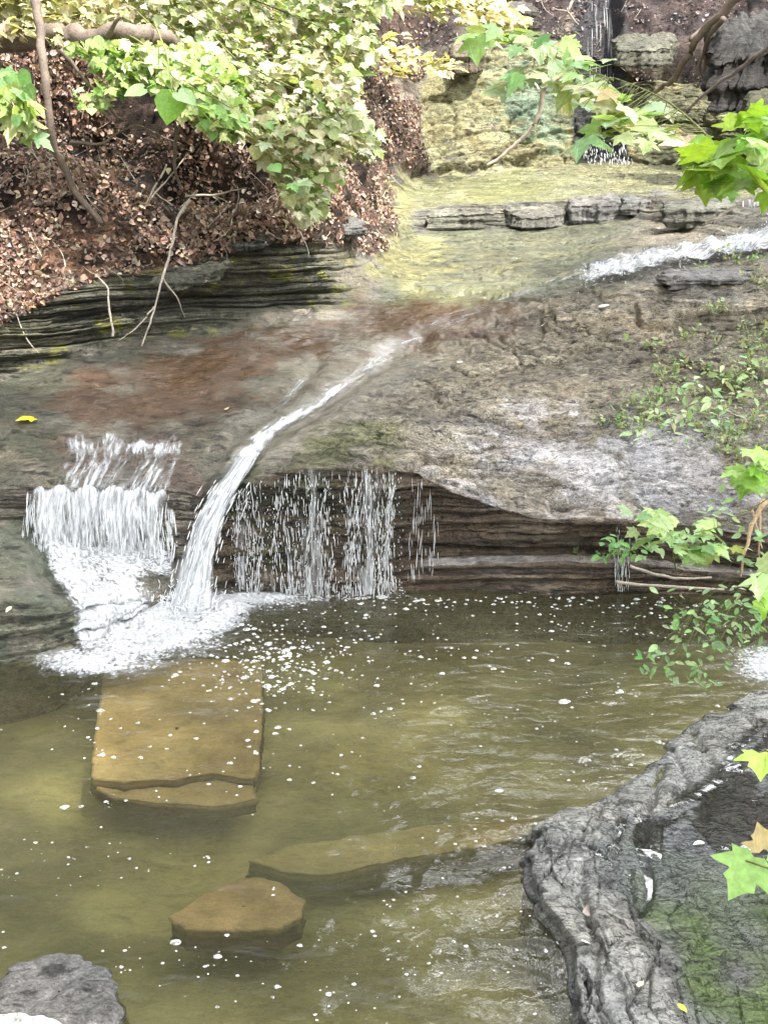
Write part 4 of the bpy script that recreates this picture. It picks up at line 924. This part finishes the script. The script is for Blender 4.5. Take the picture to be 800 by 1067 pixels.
# blocks high at the right
block([(742,40),(760,18),(800,10),(850,14),(850,50),(800,56),(752,58)], 17.0, 17.9, .75, (.045,.043,.04), 'large grey block overhanging a black recess', 'boulder', .35, .16)
block([(775,98),(800,90),(850,88),(850,110),(805,116),(780,114)], 16.2, 16.8, .5, (.055,.055,.032), 'mossy brown block below the black recess', 'boulder', .3, .06)
block([(640,40),(668,34),(704,36),(700,48),(672,52),(645,50)], 19.6, 20.4, .28, (.10,.10,.075), 'pale flat slab capping the green wall block', 'rock_slab', .2, .06)
block([(735,72),(752,66),(770,72),(768,82),(745,84)], 17.4, 17.9, .3, (.065,.062,.06), 'loose grey stone in the leafy slope by the thick branch', 'boulder', .2, .05)
block([(515,4),(545,0),(562,8),(550,14),(524,12)], 21.4, 22.0, .3, (.09,.08,.07), 'brown ledge stone near the creeper end', 'rock_slab', .2, .05)
block([(468,46),(485,42),(503,47),(500,54),(475,55)], 20.6, 21.2, .35, (.13,.11,.08), 'squarish brown stone atop the algae wall', 'boulder', .2, .05)

# ------------------------------------------------------------------ leafy branches and plants
def branch(name, pts, leafset, cols, size, label, cat, r0=.006, r1=.003, tmpl=MAPLE, face=(0, -.22, 1.0), mat=None, group=None, spread=.35):
    W_ = [at(*p) for p in pts]; e = empty(name, W_[0]); tag(e, label, cat, group)
    tube('stem', W_, r0, r1, mat or M_STEM, e, 6, .006, n=40)
    O, D = [], []
    for x, y, Y, n, sx, sy in leafset:
        for _ in range(int(round(n*1.0 if n < 3 else n*1.7))):
            o = at(x+rng.normal(0, sx), y+rng.normal(0, sy), Y+rng.normal(0, .12)); O.append(o)
            D.append(unit(np.array([rng.normal(0, .9), -.45, -.25])+rng.normal(0, .25, 3)))
    O = np.array(O); n = len(O); Nn = np.array(face)+rng.normal(0, spread, (n, 3))
    leaves('leaves', tmpl, O, np.array(D), Nn, size*rng.lognormal(0, .2, n), pick(cols, n, .15), M_LEAF, e)
    Wp = np.array(W_); Lw = np.linspace(0, 1, 60); Wd = np.stack([np.interp(Lw*(len(W_)-1), range(len(W_)), Wp[:, i]) for i in range(3)], -1)
    for o in O[::2]:
        k = np.argmin(np.linalg.norm(Wd-o, axis=1)); tube('leaf_stalk', [Wd[k], .5*(Wd[k]+o)+np.array([0,0,.01]), o], r1*.7, r1*.4, mat or M_STEM, e, 4, n=6)
    return e
MG = [(.30,.46,.20),(.34,.48,.18),(.27,.43,.18),(.40,.48,.18),(.45,.48,.24)]
branch('maple_branch', [(830,222,4.0),(796,198,4.2),(752,158,4.4),(722,126,4.6),(700,108,4.7),(668,92,4.8),(636,80,4.9)], [(640,128,4.7,9,22,10),(665,118,4.7,9,24,10),(700,140,4.5,4,14,8),(655,135,4.6,6,18,8),(620,105,4.8,7,16,9)], MG+[(.55,.42,.2)], .088, 'maple branch slanting from the edge with yellowing leaves before the far fall', 'branch')
branch('maple_branch', [(640,84,5.2),(612,72,5.3),(575,58,5.4),(540,48,5.5),(505,36,5.6)], [(505,34,5.5,4,10,4),(535,42,5.5,6,14,6),(565,50,5.4,7,14,7),(600,70,5.3,8,16,9),(610,90,5.3,6,12,8),(545,78,5.4,5,8,7),(580,88,5.4,5,12,6),(528,92,5.4,2,4,4)], MG+[(.34,.44,.22)], .092, 'level maple branch of blue-green leaves before the algae wall', 'branch', r0=.004)
branch('maple_sapling', [(840,120,3.4),(800,150,3.5),(770,150,3.6),(735,160,3.6)], [(785,130,3.5,8,16,10),(770,160,3.5,9,20,10),(745,158,3.6,6,14,8),(790,180,3.5,6,14,8),(765,190,3.5,4,14,6),(725,170,3.7,4,9,6)], [(.28,.46,.05),(.34,.5,.07),(.24,.42,.06),(.36,.48,.14)], .085, 'vivid lime maple twig close by at the edge', 'branch')
branch('seedling', [(705,600,7.7),(700,570,7.65),(695,540,7.7)], [(690,545,7.6,10,22,10),(712,575,7.6,7,18,6),(680,562,7.6,5,10,8),(740,552,7.6,6,14,8),(745,575,7.6,4,10,6)], MG[:4], .105, 'leafy bramble seedling rooted at the foot of the right cliff', 'plant')
branch('fern', [(625,590,7.75),(640,572,7.7),(662,566,7.65)], [(630,570,7.7,7,6,5),(645,572,7.7,8,6,5),(660,570,7.7,7,6,5)], [(.16,.34,.10),(.2,.36,.12)], .075, 'small fern with narrow drooping leaflets on the cliff step', 'fern', r0=.004, r1=.002, tmpl=OVATE)
branch('seedling', [(800,640,3.3),(790,615,3.1),(788,600,3.0)], [(795,598,3.0,1,3,2),(788,592,3.0,1,3,2)], [(.4,.52,.22),(.36,.5,.2)], .11, 'big pale green lobed leaf at the edge above the margin foam', 'plant', r0=.003, r1=.002)
branch('seedling', [(830,650,3.2),(800,640,3.05)], [(790,622,3.0,1,2,2),(800,625,3.0,1,2,2)], [(.22,.45,.03),(.24,.48,.03)], .10, 'vivid green leaf tucked below the big pale lobed leaf', 'plant', r0=.003, r1=.002)
branch('seedling', [(850,480,5.4),(810,490,5.4),(785,492,5.4)], [(782,490,5.4,4,8,5),(795,478,5.4,4,9,6),(780,502,5.4,3,6,4)], [(.24,.45,.07),(.3,.48,.1)], .10, 'green leafy sprig jutting in over the whitish rock', 'plant')
branch('weed_clump', [(770,690,6.2),(745,660,6.2),(720,640,6.2)], [(720,640,6.2,26,26,14),(745,655,6.2,26,24,16),(690,690,6.1,16,22,12),(725,700,6.1,14,16,8),(770,640,6.2,22,16,16),(780,600,6.2,12,12,16)], [(.16,.30,.10),(.2,.34,.12),(.28,.38,.18)], .055, 'small-leaved weed leaning over the pool by the margin foam', 'weed', r0=.004, r1=.002, tmpl=OVATE)
branch('hanging_spray', [(850,350,5.0),(800,372,5.1),(750,402,5.2),(705,432,5.3),(665,448,5.35)], [(690,438,5.3,9,18,8),(720,420,5.3,12,16,12),(755,405,5.2,12,18,14),(785,385,5.1,12,14,14),(660,450,5.3,5,8,5)], [(.34,.46,.24),(.28,.42,.18),(.42,.48,.3)], .05, 'airy pale green twig with tiny leaves hanging in before the weedy hump', 'branch', r0=.004, r1=.0015, tmpl=OVATE)
branch('hanging_spray', [(850,470,5.6),(800,520,5.6),(755,548,5.6),(700,560,5.65)], [(790,510,5.6,9,16,12),(755,540,5.6,10,18,10),(715,556,5.6,8,16,7)], [(.3,.45,.2),(.26,.4,.16),(.36,.46,.24)], .055, 'airy green twig arching down over the lip of the right cliff', 'branch', r0=.004, r1=.0015, tmpl=OVATE)
e = branch('grape_vine', [(840,930,2.1),(800,905,2.15),(775,898,2.2)], [(772,898,2.2,1,1,1)], [(.30,.50,.12)], .01, 'large foreground vine leaf with a brown withered patch over the outcrop', 'vine', r0=.003, r1=.0022)
leaves('leaves', MAPLE, [at(785,893,2.2), at(795,885,2.22), at(800,888,2.3)], [(-.45,-.3,-.62),(-.2,.2,.9),(.8,-.2,.3)], [(-.1,-.75,.65),(0,-.6,.7),(0,-.6,.75)], np.array([.105,.06,.09]), [(.30,.5,.14),(.5,.4,.2),(.32,.5,.16)], M_LEAF, e)
e = branch('seedling', [(840,784,2.9),(805,783,2.9)], [(790,784,2.9,1,1,1)], [(.4,.55,.08)], .07, 'single lime leaf tip poking in above the outcrop', 'plant', r0=.002, r1=.002)

# weeds on the hump: tufts of fine stems, each a plant of its own
def tuft(px, py, n, h, cols, label, group, lsize):
    p, nn = surf(px, py); h *= 1.4; n = int(n*1.15); e = empty('rock_weed', p); tag(e, label, 'weed', group)
    O, D, Nn = [], [], []; paths = []
    for _ in range(n):
        d = unit(np.array([rng.normal(0, .8), rng.normal(-.2, .6), 1.0])); hh = h*rng.uniform(.4, 1.1); b0 = p+np.array([rng.normal(0, .09), rng.normal(0, .07), -.02])
        q = np.array([b0, b0+d*hh*.5, b0+d*hh+np.array([d[0]*.05, 0, -.04])]); paths.append((np.stack([np.interp(np.linspace(0, 2, 6), range(3), q[:, i]) for i in range(3)], -1), np.linspace(.003, .0012, 6)))
        for _k in range(6):
            t = rng.uniform(.25, 1); O.append(b0+d*hh*t); D.append(d*.4+rng.normal(0, .7, 3)); Nn.append(np.array([0, -.3, 1])+rng.normal(0, .4, 3))
    strands('stems', paths, M_STEM, e)
    leaves('leaves', OVATE, O, np.array(D), np.array(Nn), lsize*rng.lognormal(0, .3, len(O)), pick(cols, len(O)), M_LEAF, e)
WG = [(.20,.34,.15),(.26,.38,.16),(.32,.40,.2),(.38,.38,.2)]
spots = [(640,440,14,.16,'low blue-green weed tuft, outermost on the whitish rock'),(670,425,22,.2,'dense green weed tuft with a dead spike beside it'),(700,415,16,.18,'mid-green weed tuft between dense tufts on the hump'),(715,445,14,.15,'flattened weed tuft above the whitish rock streak'),
         (690,395,12,.16,'sparse weed tuft near the hump cracks'),(740,430,14,.2,'yellowish weed tuft near the buff leaf'),(725,380,10,.14,'thin weed tuft beside a crack, high on the hump'),(765,360,10,.16,'small weed tuft high on the hump by the edge'),(715,352,9,.13,'tiny weed tuft just under the long black crack'),(775,400,16,.24,'tall grassy weed tuft at the picture edge'),(785,445,20,.24,'bushy weed tuft overhanging the edge sprig'),(770,475,16,.2,'dark green weed tuft above the dry roots'),(790,345,10,.18,'weed tuft below the slab edging the rapids'),
         (730,283,10,.13,'little weed row on the slab edging the rapids'),(770,272,14,.2,'green weeds standing beside the rapids'),(795,300,14,.22,'leafy weed at the edge just under the rapids'),(625,575,6,.1,'tiny sprout on the pale cliff step')]
spots += [(795,365,16,.26,'tall weed clump crowding the edge above the dry grass'),(782,420,18,.24,'broad weed clump at the edge beside the tall dry tuft'),(793,480,14,.2,'weed clump right above the edge sprig'),(655,448,16,.14,'low weed mat spilling down the whitish rock'),(685,440,14,.16,'weed tuft in the middle of the weedy patch'),(705,390,12,.15,'thin weed tuft on bare rock above the weedy patch'),(750,395,14,.2,'feathery weed tuft near the picture edge grass'),(755,455,14,.18,'weed tuft between the buff leaf and the dark roots'),(790,390,16,.25,'tall dry weed tuft at the edge'),(735,465,10,.14,'lowest sparse weed tuft on the whitish rock'),(680,360,8,.12,'tiny weed tuft under the forked crack'),(745,325,8,.12,'sprout above the long black crack')]
for x, y, n, h, lb in spots: tuft(x, y, n, h, WG, lb, 'weeds growing on the rock hump', .036)
# dry roots by the right edge
stick('dry_root', [(800,520,7.6),(782,550,7.6),(776,580,7.6),(770,600,7.7)], .02, .008, bark_material('dry_root_bark', (.5,.36,.22)), 'tan dry root bundle hanging at the edge over the right cliff', 'root', .03, [[(795,520,7.6),(790,560,7.6),(788,590,7.7)],[(785,530,7.6),(792,575,7.6)]])

# ------------------------------------------------------------------ woods all round (outside the frame, seen in reflections)
def wood(name, spec, label):
    O, S = [], []
    for az0, az1, r0, r1, e0, e1, n in spec:
        az = np.radians(rng.uniform(az0, az1, n)); r = rng.uniform(r0, r1, n); el = np.radians(rng.uniform(e0, e1, n))
        c = np.stack([np.sin(az)*r, np.cos(az)*r, 3+np.tan(el)*r], -1)
        O.append(c)
    O = np.concatenate(O); n = len(O)
    keep = fbm(O*.16, 3) > np.where((O[:, 0] < O[:, 1]*.05) & (O[:, 1] > 15), -.38, -.12)
    O = O[keep]
    # the crown of leaves added out of view in the sun's path: shades pool and lower slabs, leaves the bank and the far wall in the sun
    m = 9000; cx_ = rng.uniform(-9, 17, m); cy_ = rng.uniform(-14, 10, m); cz_ = 45+rng.normal(0, .8, m)
    shade_crown = np.stack([cx_, cy_, cz_], -1)
    lim = 3.4 + .55*(cx_-1.1) + .7*fbm(shade_crown*.6, 3)
    k2 = (cy_ < lim) & (fbm(shade_crown*np.array([.55,.55,.1])+3, 3) > -.52)
    O = np.concatenate([O, shade_crown[k2]+np.array([12.4, -14.9, 0])]); n = len(O)
    return tag(leaves(name, GRAPE, O, rng.normal(0, 1, (n, 3)), rng.normal(0, .5, (n, 3))+np.array([0, 0, 1]), rng.uniform(.5, 1.1, n), pick([(.06,.10,.03),(.08,.13,.035),(.05,.085,.025)], n), M_LEAF), label, 'woodland', kind='stuff')
wood('woods', [(-40,3,30,44,25,44,6000),(3,40,30,44,19,27,2200),(40,110,16,26,5,36,4000),(-130,-40,16,26,5,38,4500),(110,230,18,28,0,25,3000)], 'leafy woodland closing in round the creek, with an unseen leaf layer added to shade the pool')

# ------------------------------------------------------------------ light
w = bpy.data.worlds.new('World'); scene.world = w; w.use_nodes = True
nt = w.node_tree; bg = nt.nodes['Background']
SUN_AZ, SUN_EL = math.radians(140), math.radians(58)
sky = nt.nodes.new('ShaderNodeTexSky'); sky.sky_type = 'NISHITA'; sky.sun_disc = False
sky.sun_elevation = SUN_EL; sky.sun_rotation = SUN_AZ; sky.air_density = 1.0; sky.dust_density = 1.5
nt.links.new(sky.outputs[0], bg.inputs['Color']); bg.inputs['Strength'].default_value = .15
hs = nt.nodes.new('ShaderNodeHueSaturation'); hs.inputs['Saturation'].default_value = .24; nt.links.new(sky.outputs[0], hs.inputs['Color']); kk_ = N(nt); dirv = kk_.n('ShaderNodeTexCoord').outputs['Generated']; sx = kk_.n('ShaderNodeSeparateXYZ'); nt.links.new(dirv, sx.inputs[0])
cn_ = kk_.noise(kk_.vmul(dirv, (3.2, 3.2, 5)), 2.4, 5, .6)
cm_ = kk_.math('MULTIPLY', kk_.mapr(cn_, .49, .56, 0, 1, True), kk_.math('MAXIMUM', kk_.math('MULTIPLY', kk_.math('MULTIPLY', kk_.mapr(sx.outputs[2], .40, .47, 0, 1, True), kk_.mapr(sx.outputs[2], .78, .86, 1, 0, True)), kk_.mapr(sx.outputs[0], .03, .16, 0, 1, True)), kk_.mapr(sx.outputs[2], .86, .93, 0, .22, True)))
mx_ = kk_.mix(cm_, hs.outputs[0], (45.0, 45.5, 46)); nt.links.new(mx_, bg.inputs['Color'])  # bright cloud patches added to the sky for glints on water and wet rock
sun = bpy.data.lights.new('sun', 'SUN'); sun.energy = 3.0; sun.angle = math.radians(.55); sun.color = (1.0, .955, .88)
so = bpy.data.objects.new('sun', sun); coll.objects.link(so)
v = Vector((math.sin(SUN_AZ)*math.cos(SUN_EL), math.cos(SUN_AZ)*math.cos(SUN_EL), math.sin(SUN_EL)))
so.rotation_euler = v.to_track_quat('Z', 'Y').to_euler(); so.location = v*50

vs = scene.view_settings; scene.display_settings.display_device = 'sRGB'
vs.view_transform = 'Standard'; vs.look = 'None'; vs.exposure = 1.88; vs.gamma = 1; vs.use_curve_mapping = False
cy = scene.cycles; cy.use_denoising = True; cy.denoising_prefilter = 'ACCURATE'; cy.max_bounces = 8; cy.transparent_max_bounces = 24; cy.diffuse_bounces = 4; cy.glossy_bounces = 3; cy.caustics_reflective = False; cy.caustics_refractive = False
cy.sample_clamp_indirect = 6
